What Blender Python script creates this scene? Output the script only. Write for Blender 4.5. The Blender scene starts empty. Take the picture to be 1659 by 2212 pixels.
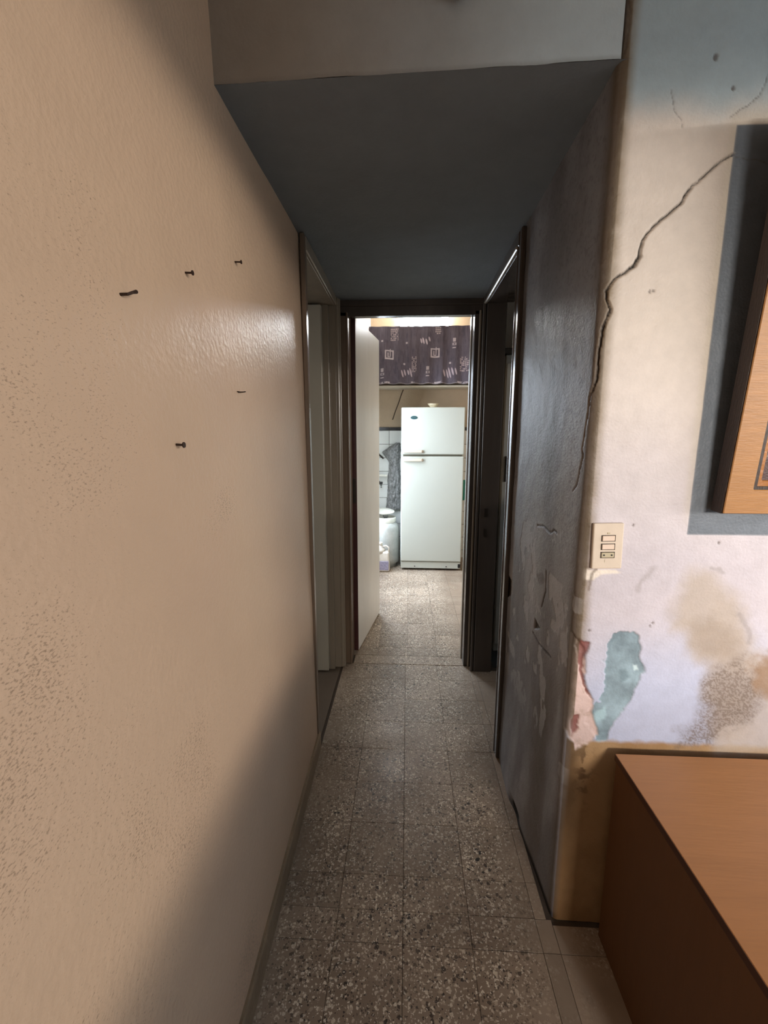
import bpy, bmesh, math, random
import numpy as np
from mathutils import Vector, Matrix

scene = bpy.context.scene
COL = scene.collection
R = math.radians

# ------------------------------------------------------------------ camera
cam = bpy.data.cameras.new('camera')
cam_o = bpy.data.objects.new('camera', cam)
COL.objects.link(cam_o)
cam.sensor_fit = 'VERTICAL'
cam.sensor_height = 36.0
cam.sensor_width = 27.0
cam.lens = 945.0 / 2212.0 * 36.0
cam.clip_start = 0.02
cam.clip_end = 200
cam_o.location = (0, 0, 1.45)
cam_o.rotation_euler = (R(90 - 9.963), 0, R(3.013))
scene.camera = cam_o

# ------------------------------------------------------------------ sky and daylight
world = bpy.data.worlds.new('sky')
scene.world = world
world.use_nodes = True
bg = world.node_tree.nodes['Background']
bg.inputs[0].default_value = (0.62, 0.80, 1.0, 1)
bg.inputs[1].default_value = 1.7


def area(name, loc, aim, sx, sy, power, colour):
    l = bpy.data.lights.new(name, 'AREA')
    l.shape = 'RECTANGLE'
    l.size = sx
    l.size_y = sy
    l.energy = power
    l.color = colour
    o = bpy.data.objects.new(name, l)
    COL.objects.link(o)
    o.location = loc
    d = Vector(aim) - Vector(loc)
    o.rotation_euler = d.to_track_quat('-Z', 'Y').to_euler()
    return o


# low daylight over the street, through the balcony door of the front room
area('street_daylight', (33.5, -21.0, 4.95), (0, 1.0, 2.0), 46, 1.5, 9700, (1.0, 0.90, 0.80))
# daylight over the roofs behind, through the rear window
area('roof_daylight', (1.9, -9.5, 2.75), (0.4, 1.0, 1.2), 2.4, 1.3, 860, (1.0, 0.90, 0.78))
# yard daylight at the kitchen's glazed yard door
area('yard_daylight', (-0.64, 4.15, 1.30), (0.6, 3.6, 0.55), 0.9, 1.7, 58, (0.78, 0.88, 1.0))
# area lamp added outside the left room's unseen window to light that room
area('left_room_fill', (-4.6, 1.6, 1.7), (-1.0, 2.2, 1.3), 1.4, 1.2, 26, (1.0, 0.95, 0.88))

vs = scene.view_settings
scene.display_settings.display_device = 'sRGB'
vs.view_transform = 'Standard'
vs.look = 'None'
vs.gamma = 1.0
vs.use_curve_mapping = False
vs.exposure = 0.3

# marks of wear on the walls: (across, up) in metres on the wall they belong to
F = {
    'crack_main': [[0.7092,2.059],[0.6875,2.0452],[0.6758,2.0374],[0.6536,2.017],[0.6422,2.0053],[0.6301,1.9982],[0.62,1.9818],[0.6073,1.9616],[0.5889,1.946],[0.5674,1.9294],[0.5434,1.9051],[0.5338,1.889],[0.5301,1.8745],[0.5291,1.8531],[0.5194,1.8356],[0.5011,1.8211],[0.4802,1.8095],[0.4637,1.7828],[0.4655,1.7615],[0.4756,1.7421],[0.4623,1.6991],[0.4589,1.6374],[0.4604,1.5809],[0.4493,1.543],[0.4462,1.4991],[0.44,1.45],[0.4349,1.4149]],
    'crack_blue': [[0.715,2.0525],[0.7403,2.0455],[0.7648,2.0448],[0.784,2.0397]],
    'crack_b': [[0.7933,2.2396],[0.7603,2.2028],[0.7471,2.169],[0.7262,2.148],[0.7036,2.1374],[0.6905,2.1273]],
    'crack_c': [[0.5627,2.1841],[0.5739,2.1444],[0.5865,2.1281],[0.5951,2.1127]],
    'crack_top': [[0.4545,2.4019],[0.4591,2.3529],[0.4642,2.3196],[0.461,2.2821],[0.4586,2.2568]],
    'crack_top2': [[0.4573,2.2907],[0.4473,2.2742],[0.4423,2.2548]],
    'pink': [[0.4442,0.9326],[0.4631,0.9066],[0.4792,0.8871],[0.4882,0.8335],[0.4854,0.8062],[0.496,0.7654],[0.5185,0.7314],[0.517,0.6893],[0.5366,0.6331],[0.5113,0.6033],[0.4811,0.5832],[0.4383,0.6508],[0.4314,0.7493],[0.4371,0.8456]],
    'red1': [[0.4578,0.9131],[0.4937,0.9034],[0.4861,0.8766],[0.4806,0.8536],[0.4812,0.8129],[0.49,0.779],[0.5145,0.7355],[0.4971,0.7515],[0.4761,0.7991],[0.4676,0.8465],[0.4566,0.8798]],
    'red2': [[0.4621,0.6873],[0.4821,0.688],[0.4803,0.6453],[0.4682,0.6204],[0.4582,0.6544]],
    'teal': [[0.5809,0.9424],[0.6052,0.9411],[0.6206,0.9245],[0.6278,0.8866],[0.6418,0.8329],[0.6362,0.8015],[0.6229,0.7575],[0.5927,0.7003],[0.5749,0.6588],[0.5605,0.617],[0.5355,0.6118],[0.5219,0.6445],[0.5037,0.6685],[0.5072,0.6931],[0.5228,0.722],[0.5444,0.7629],[0.5452,0.7947],[0.5352,0.8297],[0.5351,0.8725],[0.5408,0.9072],[0.5578,0.9305]],
    'teal_lt': [[0.6115,0.8398],[0.6219,0.8401],[0.6267,0.8266],[0.6164,0.8243]],
    'teal_lt2': [[0.5212,0.6977],[0.5485,0.7149],[0.5516,0.6784],[0.5199,0.6691]],
    'teal_dk': [[0.5741,0.827],[0.5947,0.8315],[0.6043,0.8044],[0.5843,0.792]],
    'beige': [[0.7281,1.1176],[0.7748,1.1148],[0.815,1.0834],[0.8609,1.012],[0.8956,0.9538],[0.909,0.9055],[0.9469,0.8763],[1.008,0.8285],[1.0598,0.7132],[1.0787,0.593],[0.8549,0.5835],[0.8306,0.6646],[0.8103,0.7441],[0.7984,0.8414],[0.7502,0.8708],[0.7334,0.9273],[0.6935,0.9489],[0.6936,0.9788],[0.7098,1.0453]],
    'beige_dk': [[0.735,0.9723],[0.8009,0.9849],[0.8642,0.9381],[0.892,0.8824],[0.87,0.8436],[0.7823,0.8602],[0.748,0.8898]],
    'speck': [[0.8007,0.8222],[0.9013,0.8636],[0.9432,0.8072],[0.9434,0.709],[0.8462,0.6244],[0.7602,0.6003],[0.7542,0.6535],[0.8036,0.6838],[0.8068,0.7439]],
    'ochre_spot': [[0.9205,0.8718],[0.9659,0.8845],[1.0027,0.7507],[0.9471,0.7801]],
    'streak1': [[0.6356,1.1125],[0.624,1.0944],[0.609,1.0761],[0.6011,1.0541]],
    'streak2': [[0.7795,1.1167],[0.7914,1.1133],[0.8111,1.1012]],
    'streak3': [[0.8639,0.99],[0.8841,0.9647],[0.8976,0.939],[0.9013,0.9129]],
    'streak4': [[0.4912,1.1084],[0.4821,1.0956],[0.4801,1.0774],[0.4781,1.0518]],
    'switch_white': [[0.4609,1.1061],[0.542,1.1074],[0.5562,1.1005],[0.5027,1.0923],[0.4869,1.0775],[0.4628,1.0807]],
    'pits': [[0.6471,2.241],[0.6916,2.1839],[0.575,1.2242],[0.5595,1.7782],[0.5676,1.7801],[0.7886,1.1823],[0.6436,0.9545],[0.6497,0.9637],[0.4873,0.9376]],
    's_crack': [[1.1511,1.3976],[1.1643,1.3611],[1.1751,1.3237],[1.2047,1.3002]],
    's_dark': [[1.8127,0.868],[1.757,0.8563],[1.7529,0.7975],[1.8012,0.7689],[1.8544,0.7912]],
    's_dark2': [[1.4386,0.833],[1.3815,0.8173],[1.4412,0.7929]],
    's_line1': [[1.4741,1.1494],[1.4051,1.1591],[1.3474,1.1508],[1.3217,1.1653],[1.2942,1.1643]],
    's_line2': [[1.4534,0.7752],[1.386,0.7659],[1.3095,0.773],[1.2686,0.7793]],
    's_line3': [[1.3573,1.0239],[1.3531,0.9562],[1.3784,0.8993]],
    's_patch': [[1.4526,0.9853],[1.3909,1.0132],[1.36,0.9924],[1.4131,0.9581]],
    's_chip': [[1.8544,0.3496],[1.8012,0.3481],[1.8244,0.2881],[1.875,0.2672]],
    'nails': [[0.682,1.6605],[0.894,1.7606],[1.16,1.8755],[1.1119,1.5563],[0.7925,1.4332]],
}

# ------------------------------------------------------------------ numeric noise
def _hash(ix, iy, seed):
    h = (ix.astype(np.int64) * 374761393 + iy.astype(np.int64) * 668265263 + seed * 974634777) & 0xFFFFFFFF
    h = ((h ^ (h >> 13)) * 1274126177) & 0xFFFFFFFF
    h = h ^ (h >> 16)
    return (h & 0xFFFF) / 65535.0


def vnoise(x, y, seed=0):
    ix = np.floor(x); iy = np.floor(y)
    fx = x - ix; fy = y - iy
    fx = fx * fx * (3 - 2 * fx); fy = fy * fy * (3 - 2 * fy)
    a = _hash(ix, iy, seed); b = _hash(ix + 1, iy, seed)
    c = _hash(ix, iy + 1, seed); d = _hash(ix + 1, iy + 1, seed)
    return (a * (1 - fx) + b * fx) * (1 - fy) + (c * (1 - fx) + d * fx) * fy


def fbm(x, y, seed=0, octaves=4):
    s = 0.0; a = 0.5; t = 0.0
    for k in range(octaves):
        s = s + a * vnoise(x * 2 ** k, y * 2 ** k, seed + k * 17)
        t += a; a *= 0.5
    return s / t


def sstep(a, b, x):
    t = np.clip((x - a) / (b - a), 0, 1)
    return t * t * (3 - 2 * t)


def poly_mask(poly, x, y, soft=0.006, warp=0.006, freq=60.0, seed=3):
    """soft mask (1 inside) of a polygon with a ragged edge"""
    P = np.array(poly)
    xw = x + (fbm(x * freq, y * freq, seed) - 0.5) * 2 * warp
    yw = y + (fbm(x * freq, y * freq, seed + 50) - 0.5) * 2 * warp
    lo = P.min(0) - 0.03; hi = P.max(0) + 0.03
    out = np.zeros_like(x)
    sel = np.where((x > lo[0]) & (x < hi[0]) & (y > lo[1]) & (y < hi[1]))
    if not len(sel[0]):
        return out
    px = xw[sel]; py = yw[sel]
    inside = np.zeros(px.shape, bool)
    dist = np.full(px.shape, 1e9)
    n = len(P)
    for i in range(n):
        x0, y0 = P[i]; x1, y1 = P[(i + 1) % n]
        cond = ((y0 > py) != (y1 > py))
        with np.errstate(divide='ignore', invalid='ignore'):
            xi = (x1 - x0) * (py - y0) / ((y1 - y0) if y1 != y0 else 1e-9) + x0
        inside ^= cond & (px < xi)
        dx, dy = x1 - x0, y1 - y0
        t = np.clip(((px - x0) * dx + (py - y0) * dy) / (dx * dx + dy * dy + 1e-12), 0, 1)
        dist = np.minimum(dist, np.hypot(px - x0 - t * dx, py - y0 - t * dy))
    sd = np.where(inside, dist, -dist)
    out[sel] = sstep(-soft, soft, sd)
    return out


def line_mask(pts, x, y, w, soft=0.0015, warp=0.0025, freq=120.0, seed=9, taper=True):
    """mask of a polyline; w is half width (number or one per point)"""
    P = np.array(pts)
    W = np.full(len(P), w) if np.isscalar(w) else np.array(w)
    xw = x + (fbm(x * freq, y * freq, seed, 3) - 0.5) * 2 * warp
    yw = y + (fbm(x * freq, y * freq, seed + 50, 3) - 0.5) * 2 * warp
    out = np.zeros_like(x)
    lo = P.min(0) - 0.02; hi = P.max(0) + 0.02
    sel = np.where((x > lo[0]) & (x < hi[0]) & (y > lo[1]) & (y < hi[1]))
    if not len(sel[0]):
        return out
    px = xw[sel]; py = yw[sel]
    best = np.full(px.shape, -1e9)
    for i in range(len(P) - 1):
        x0, y0 = P[i]; x1, y1 = P[i + 1]
        dx, dy = x1 - x0, y1 - y0
        t = np.clip(((px - x0) * dx + (py - y0) * dy) / (dx * dx + dy * dy + 1e-12), 0, 1)
        d = np.hypot(px - x0 - t * dx, py - y0 - t * dy)
        best = np.maximum(best, W[i] * (1 - t) + W[i + 1] * t - d)
    out[sel] = sstep(-soft, soft, best)
    return out


def lin(r, g, b):
    f = lambda c: (c / 255 / 12.92) if c / 255 <= 0.04045 else ((c / 255 + 0.055) / 1.055) ** 2.4
    return np.array([f(r), f(g), f(b)])


def over(col, mask, c):
    """lay colour c over the colour field where mask"""
    m = mask[..., None]
    return col * (1 - m) + np.asarray(c) * m


# ------------------------------------------------------------------ materials
def mat(name, colour, rough=0.6, bump=0.0, bscale=60.0, var=0.0, vscale=8.0, metallic=0.0, spec=0.5,
        emit=None, estr=0.0, attr=None, streak=None):
    m = bpy.data.materials.new(name)
    m.use_nodes = True
    nt = m.node_tree
    N, L = nt.nodes, nt.links
    p = N['Principled BSDF']
    p.inputs['Roughness'].default_value = rough
    p.inputs['Metallic'].default_value = metallic
    p.inputs['Specular IOR Level'].default_value = spec
    tc = N.new('ShaderNodeTexCoord')
    vec = tc.outputs['Object']
    if streak:
        mp = N.new('ShaderNodeMapping')
        mp.inputs['Scale'].default_value = streak
        L.new(vec, mp.inputs[0]); vec2 = mp.outputs[0]
    else:
        vec2 = vec
    src = None
    if attr:
        a = N.new('ShaderNodeAttribute'); a.attribute_name = attr
        src = a.outputs['Color']
    if var > 0 or attr:
        n = N.new('ShaderNodeTexNoise')
        n.inputs['Scale'].default_value = vscale
        n.inputs['Detail'].default_value = 6
        n.inputs['Roughness'].default_value = 0.65
        L.new(vec2, n.inputs['Vector'])
        mr = N.new('ShaderNodeMapRange')
        mr.inputs['From Min'].default_value = 0.25; mr.inputs['From Max'].default_value = 0.75
        mr.inputs['To Min'].default_value = 1 - var; mr.inputs['To Max'].default_value = 1 + var
        L.new(n.outputs['Fac'], mr.inputs[0])
        mx = N.new('ShaderNodeMix'); mx.data_type = 'RGBA'; mx.blend_type = 'MULTIPLY'
        mx.inputs['Factor'].default_value = 1.0
        if src is None:
            mx.inputs['A'].default_value = (*colour, 1)
        else:
            L.new(src, mx.inputs['A'])
        L.new(mr.outputs[0], mx.inputs['B'])
        L.new(mx.outputs['Result'], p.inputs['Base Color'])
    else:
        p.inputs['Base Color'].default_value = (*colour, 1)
    if bump > 0:
        n2 = N.new('ShaderNodeTexNoise')
        n2.inputs['Scale'].default_value = bscale
        n2.inputs['Detail'].default_value = 5
        L.new(vec2, n2.inputs['Vector'])
        b = N.new('ShaderNodeBump')
        b.inputs['Strength'].default_value = bump
        b.inputs['Distance'].default_value = 0.01
        L.new(n2.outputs['Fac'], b.inputs['Height'])
        L.new(b.outputs[0], p.inputs['Normal'])
    if emit is not None:
        p.inputs['Emission Color'].default_value = (*emit, 1)
        p.inputs['Emission Strength'].default_value = estr
    return m


def left_wall_mat():
    """cream distemper with fine dark brush pits, denser towards the lower left"""
    m = mat('cream_wall_paint', lin(203, 174, 146), 0.38, 0.22, 80, 0.07, 3.0, spec=0.45)
    nt = m.node_tree; N, L = nt.nodes, nt.links
    p = N['Principled BSDF']
    base = p.inputs['Base Color'].links[0].from_socket
    tc = N.new('ShaderNodeTexCoord')
    # pits: short marks
    mp = N.new('ShaderNodeMapping'); mp.inputs['Scale'].default_value = (1, 85, 150)
    mp.inputs['Rotation'].default_value = (R(35), 0, 0)
    L.new(tc.outputs['Object'], mp.inputs[0])
    n = N.new('ShaderNodeTexNoise'); n.inputs['Scale'].default_value = 2.2; n.inputs['Detail'].default_value = 4
    n.inputs['Roughness'].default_value = 0.6
    L.new(mp.outputs[0], n.inputs['Vector'])
    # where pits gather
    n2 = N.new('ShaderNodeTexNoise'); n2.inputs['Scale'].default_value = 3.0; n2.inputs['Detail'].default_value = 3
    L.new(tc.outputs['Object'], n2.inputs['Vector'])
    sp = N.new('ShaderNodeSeparateXYZ'); L.new(tc.outputs['Object'], sp.inputs[0])
    g = N.new('ShaderNodeMapRange')
    g.inputs['From Min'].default_value = 0.35; g.inputs['From Max'].default_value = 1.1
    g.inputs['To Min'].default_value = -0.02; g.inputs['To Max'].default_value = -0.16
    L.new(sp.outputs['Y'], g.inputs[0])
    z = N.new('ShaderNodeMapRange')
    z.inputs['From Min'].default_value = 1.3; z.inputs['From Max'].default_value = 2.0
    z.inputs['To Min'].default_value = 0.0; z.inputs['To Max'].default_value = -0.1
    L.new(sp.outputs['Z'], z.inputs[0])
    a = N.new('ShaderNodeMath'); a.operation = 'ADD'; L.new(g.outputs[0], a.inputs[0]); L.new(z.outputs[0], a.inputs[1])
    b = N.new('ShaderNodeMath'); b.operation = 'MULTIPLY_ADD'
    L.new(n2.outputs['Fac'], b.inputs[0]); b.inputs[1].default_value = 0.75; L.new(a.outputs[0], b.inputs[2])
    c = N.new('ShaderNodeMath'); c.operation = 'ADD'; L.new(n.outputs['Fac'], c.inputs[0]); L.new(b.outputs[0], c.inputs[1])
    r = N.new('ShaderNodeMapRange')
    r.inputs['From Min'].default_value = 0.90; r.inputs['From Max'].default_value = 1.02
    r.inputs['To Min'].default_value = 0.0; r.inputs['To Max'].default_value = 0.6
    L.new(c.outputs[0], r.inputs[0])
    mx = N.new('ShaderNodeMix'); mx.data_type = 'RGBA'
    L.new(r.outputs[0], mx.inputs['Factor']); L.new(base, mx.inputs['A'])
    mx.inputs['B'].default_value = (*lin(96, 78, 58), 1)
    # broad tonal patches
    n3 = N.new('ShaderNodeTexNoise'); n3.inputs['Scale'].default_value = 1.6; n3.inputs['Detail'].default_value = 2
    L.new(tc.outputs['Object'], n3.inputs['Vector'])
    r3 = N.new('ShaderNodeMapRange'); r3.inputs['From Min'].default_value = 0.4; r3.inputs['From Max'].default_value = 0.7
    r3.inputs['To Max'].default_value = 0.35
    L.new(n3.outputs['Fac'], r3.inputs[0])
    mx2 = N.new('ShaderNodeMix'); mx2.data_type = 'RGBA'
    L.new(r3.outputs[0], mx2.inputs['Factor']); L.new(mx.outputs['Result'], mx2.inputs['A'])
    mx2.inputs['B'].default_value = (*lin(196, 165, 142), 1)
    L.new(mx2.outputs['Result'], p.inputs['Base Color'])
    return m


def terrazzo_mat():
    m = bpy.data.materials.new('terrazzo')
    m.use_nodes = True
    nt = m.node_tree; N, L = nt.nodes, nt.links
    p = N['Principled BSDF']
    g = N.new('ShaderNodeNewGeometry')
    base = None

    def chips(scale, thr, seed_off):
        mp = N.new('ShaderNodeMapping'); mp.inputs['Location'].default_value = (seed_off, seed_off * 1.7, 0)
        L.new(g.outputs['Position'], mp.inputs[0])
        nz = N.new('ShaderNodeTexNoise'); nz.inputs['Scale'].default_value = 110; nz.inputs['Detail'].default_value = 2
        L.new(mp.outputs[0], nz.inputs['Vector'])
        mixv = N.new('ShaderNodeMix'); mixv.data_type = 'VECTOR'
        mixv.inputs['Factor'].default_value = 0.011
        L.new(mp.outputs[0], mixv.inputs['A']); L.new(nz.outputs['Color'], mixv.inputs['B'])
        v = N.new('ShaderNodeTexVoronoi'); v.inputs['Scale'].default_value = scale
        v.voronoi_dimensions = '2D'
        L.new(mixv.outputs['Result'], v.inputs['Vector'])
        sep = N.new('ShaderNodeSeparateColor'); L.new(v.outputs['Color'], sep.inputs[0])
        # chip radius from the cell's random value
        rad = N.new('ShaderNodeMapRange')
        rad.inputs['From Min'].default_value = thr; rad.inputs['From Max'].default_value = 1.0
        rad.inputs['To Min'].default_value = 0.0; rad.inputs['To Max'].default_value = 0.62
        L.new(sep.outputs[0], rad.inputs[0])
        lt = N.new('ShaderNodeMath'); lt.operation = 'LESS_THAN'
        L.new(v.outputs['Distance'], lt.inputs[0]); L.new(rad.outputs[0], lt.inputs[1])
        return lt.outputs[0], sep.outputs[1]

    n = N.new('ShaderNodeTexNoise'); n.inputs['Scale'].default_value = 3.5; n.inputs['Detail'].default_value = 6
    L.new(g.outputs['Position'], n.inputs['Vector'])
    cr = N.new('ShaderNodeValToRGB')
    cr.color_ramp.elements[0].position = 0.3; cr.color_ramp.elements[0].color = (*lin(136, 118, 101), 1)
    cr.color_ramp.elements[1].position = 0.7; cr.color_ramp.elements[1].color = (*lin(170, 152, 134), 1)
    L.new(n.outputs['Fac'], cr.inputs[0])
    base = cr.outputs[0]
    # dirt film: chips fade where feet do not polish
    dn = N.new('ShaderNodeTexNoise'); dn.inputs['Scale'].default_value = 5.0; dn.inputs['Detail'].default_value = 4
    L.new(g.outputs['Position'], dn.inputs['Vector'])
    sx = N.new('ShaderNodeSeparateXYZ'); L.new(g.outputs['Position'], sx.inputs[0])
    ed = N.new('ShaderNodeMath'); ed.operation = 'ABSOLUTE'
    L.new(sx.outputs['X'], ed.inputs[0])
    er = N.new('ShaderNodeMapRange'); er.inputs['From Min'].default_value = 0.26; er.inputs['From Max'].default_value = 0.42
    er.inputs['To Min'].default_value = 0.0; er.inputs['To Max'].default_value = 0.6
    L.new(ed.outputs[0], er.inputs[0])
    vis = N.new('ShaderNodeMapRange'); vis.inputs['From Min'].default_value = 0.35; vis.inputs['From Max'].default_value = 0.62
    vis.inputs['To Min'].default_value = 1.0; vis.inputs['To Max'].default_value = 0.55
    L.new(dn.outputs['Fac'], vis.inputs[0])
    vs2 = N.new('ShaderNodeMath'); vs2.operation = 'SUBTRACT'; vs2.use_clamp = True
    L.new(vis.outputs[0], vs2.inputs[0]); L.new(er.outputs[0], vs2.inputs[1])
    for scale, thr, off, ca, cb in ((95, 0.74, 3.1, lin(66, 54, 46), lin(186, 168, 148)),
                                    (130, 0.70, 7.7, lin(236, 226, 210), lin(206, 190, 170)),
                                    (85, 0.86, 11.3, lin(226, 214, 196), lin(40, 34, 30)),
                                    (200, 0.6, 19.9, lin(52, 44, 40), lin(236, 228, 214))):
        msk, rnd = chips(scale, thr, off)
        rc = N.new('ShaderNodeMix'); rc.data_type = 'RGBA'
        st = N.new('ShaderNodeMath'); st.operation = 'GREATER_THAN'; st.inputs[1].default_value = 0.5
        L.new(rnd, st.inputs[0]); L.new(st.outputs[0], rc.inputs['Factor'])
        rc.inputs['A'].default_value = (*ca, 1); rc.inputs['B'].default_value = (*cb, 1)
        f = N.new('ShaderNodeMath'); f.operation = 'MULTIPLY'
        L.new(msk, f.inputs[0]); L.new(vs2.outputs[0], f.inputs[1])
        mx = N.new('ShaderNodeMix'); mx.data_type = 'RGBA'
        L.new(f.outputs[0], mx.inputs['Factor']); L.new(base, mx.inputs['A']); L.new(rc.outputs['Result'], mx.inputs['B'])
        base = mx.outputs['Result']
    oi = N.new('ShaderNodeObjectInfo')
    orr = N.new('ShaderNodeMapRange'); orr.inputs['To Min'].default_value = 0.9; orr.inputs['To Max'].default_value = 1.1
    L.new(oi.outputs['Random'], orr.inputs[0])
    mz = N.new('ShaderNodeMix'); mz.data_type = 'RGBA'; mz.blend_type = 'MULTIPLY'; mz.inputs['Factor'].default_value = 1
    L.new(base, mz.inputs['A']); L.new(orr.outputs[0], mz.inputs['B'])
    L.new(mz.outputs['Result'], p.inputs['Base Color'])
    rr = N.new('ShaderNodeMapRange'); rr.inputs['To Min'].default_value = 0.26; rr.inputs['To Max'].default_value = 0.55
    L.new(dn.outputs['Fac'], rr.inputs[0])
    L.new(rr.outputs[0], p.inputs['Roughness'])
    b = N.new('ShaderNodeBump'); b.inputs['Strength'].default_value = 0.12; b.inputs['Distance'].default_value = 0.004
    L.new(dn.outputs['Fac'], b.inputs['Height']); L.new(b.outputs[0], p.inputs['Normal'])
    return m


M = {}
M['left_wall'] = left_wall_mat()
M['terrazzo'] = terrazzo_mat()
M['painted'] = mat('peeling_wall_paint', (1, 1, 1), 0.46, 0.16, 150, 0.07, 24, attr='paint', spec=0.40)
M['painted_matt'] = mat('old_matt_distemper', (1, 1, 1), 0.75, 0.18, 90, 0.06, 14, attr='paint', spec=0.25)
M['plain_wall'] = mat('pale_wall_paint', lin(214, 202, 188), 0.7, 0.2, 60, 0.06, 5)
M['beige_wall'] = mat('beige_wall_paint', lin(182, 162, 138), 0.7, 0.2, 60, 0.10, 4)
M['white_wall'] = mat('white_wall_paint', lin(226, 226, 222), 0.6, 0.15, 60, 0.04, 5)
M['blue_ceiling'] = mat('blue_grey_distemper', lin(138, 144, 146), 0.55, 0.25, 45, 0.10, 3.5, spec=0.3)
M['room_ceiling'] = mat('ceiling_paint', lin(205, 196, 184), 0.8, 0.1, 50, 0.05, 4)
M['grout'] = mat('dirty_grout', lin(84, 72, 62), 0.9, 0.2, 200, 0.1, 40)
M['skirting'] = mat('tan_skirting_cement', lin(142, 122, 98), 0.5, 0.4, 70, 0.18, 12)
M['frame_pale'] = mat('grey_brown_gloss_paint', lin(140, 128, 112), 0.26, 0.18, 25, 0.14, 10, streak=(1, 1, 0.15))
M['frame_dark'] = mat('dark_brown_gloss_paint', lin(74, 66, 60), 0.24, 0.18, 25, 0.18, 10, streak=(1, 1, 0.15))
M['frame_mid'] = mat('worn_brown_gloss_paint', lin(108, 90, 74), 0.28, 0.2, 25, 0.2, 12, streak=(1, 1, 0.15))
M['leaf_grey'] = mat('grey_gloss_door_paint', lin(164, 156, 140), 0.35, 0.08, 15, 0.04, 4)
M['leaf_white'] = mat('off_white_door_paint', lin(226, 225, 220), 0.38, 0.10, 18, 0.08, 5, streak=(1, 1, 0.3))
M['leaf_edge'] = mat('maroon_door_edge_paint', lin(66, 34, 32), 0.4, 0.15, 30, 0.25, 14)
M['leaf_dark'] = mat('dim_grey_door_paint', lin(176, 174, 166), 0.5, 0.08, 20, 0.08, 5)
M['iron'] = mat('old_iron', lin(60, 54, 48), 0.45, 0.2, 80, 0.2, 30, metallic=0.7)
M['rust'] = mat('rusty_nail_iron', lin(58, 40, 30), 0.6, 0.3, 300, 0.3, 200, metallic=0.4)
M['black_tile'] = mat('black_border_tile', lin(38, 34, 34), 0.2, 0.0)
M['white_tile'] = mat('white_glazed_tile', lin(226, 228, 226), 0.16, 0.03, 6, 0.03, 9)
M['fridge'] = mat('fridge_enamel', lin(190, 193, 184), 0.32, 0.02, 200, 0.02, 3)
M['fridge_trim'] = mat('yellowed_plastic', lin(198, 188, 172), 0.35)
M['gasket'] = mat('dark_door_gasket', lin(84, 80, 66), 0.7)
M['badge'] = mat('teal_badge_enamel', lin(38, 78, 84), 0.3)
M['badge_rim'] = mat('badge_chrome', lin(150, 156, 150), 0.3, metallic=0.8)
M['black'] = mat('black_plastic', lin(24, 22, 22), 0.5)
M['cream_pot'] = mat('cream_glazed_pottery', lin(226, 212, 180), 0.4, 0.1, 40, 0.08, 20)
M['tube'] = mat('lit_lamp_diffuser', (1, 1, 1), 0.5, emit=(0.93, 0.97, 1.0), estr=52.0)
M['lamp_body'] = mat('white_lamp_plastic', lin(232, 232, 228), 0.4)
M['curtain'] = mat('printed_curtain_cloth', (1, 1, 1), 0.9, 0.3, 260, 0.10, 50, attr='paint', spec=0.1, streak=(1, 1, 0.25))
M['shelf'] = mat('pale_shelf_board', lin(206, 196, 178), 0.6, 0.1, 40, 0.06, 8)
M['gas'] = mat('grey_bottle_paint', lin(168, 170, 166), 0.4, 0.3, 22, 0.30, 9, spec=0.4)
M['gas_collar'] = mat('chalky_white_enamel', lin(216, 214, 204), 0.45, 0.2, 60, 0.14, 16)
M['plastic_sheet'] = mat('grey_crumpled_plastic', lin(132, 132, 132), 0.3, 0.9, 26, 0.75, 45)
M['jug'] = mat('milky_plastic', lin(206, 200, 190), 0.4, 0.1, 40, 0.14, 30)
M['jug_label'] = mat('lilac_jug_label', lin(148, 144, 168), 0.5, 0, 1, 0.35, 60)
M['teal_cloth'] = mat('teal_cloth', lin(54, 140, 122), 0.9, 0.3, 150, 0.1, 30)
M['chrome'] = mat('dull_chrome', lin(130, 130, 128), 0.3, metallic=0.8)
M['cable'] = mat('brown_cable_sheath', lin(70, 56, 44), 0.6)
M['switch_plate'] = mat('ivory_plastic', lin(222, 206, 188), 0.35, 0.05, 60, 0.05, 30)
M['switch_rocker'] = mat('ivory_rocker_plastic', lin(232, 210, 192), 0.3)
M['socket_insert'] = mat('grey_ivory_plastic', lin(196, 184, 156), 0.35)
M['wood_top'] = mat('orange_beech_laminate', lin(196, 136, 84), 0.42, 0.05, 30, 0.07, 9, streak=(0.6, 6, 6), spec=0.4)
M['wood_side'] = mat('brown_laminate', lin(106, 72, 46), 0.5, 0.05, 30, 0.06, 9, streak=(6, 6, 0.8), spec=0.3)
M['edge_strip'] = mat('dark_edge_strip', lin(74, 44, 28), 0.5)
M['frame_wood'] = mat('varnished_pine', lin(174, 126, 78), 0.38, 0.1, 60, 0.14, 16, streak=(1, 1, 8))
M['frame_gilt'] = mat('brown_gilt_moulding', lin(170, 112, 58), 0.35, 0.15, 80, 0.15, 30)
M['frame_side'] = mat('dark_stained_frame_side', lin(58, 42, 32), 0.45, 0.2, 50, 0.2, 20, streak=(6, 6, 1))
M['art'] = mat('painted_canvas', (1, 1, 1), 0.4, 0.15, 300, 0.05, 100, attr='paint')
M['knob'] = mat('dark_brown_wood_knob', lin(40, 28, 24), 0.4, 0.1, 60, 0.1, 40)


# ------------------------------------------------------------------ builders
def link(o, parent=None):
    COL.objects.link(o)
    if parent is not None:
        o.parent = parent
    return o


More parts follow.
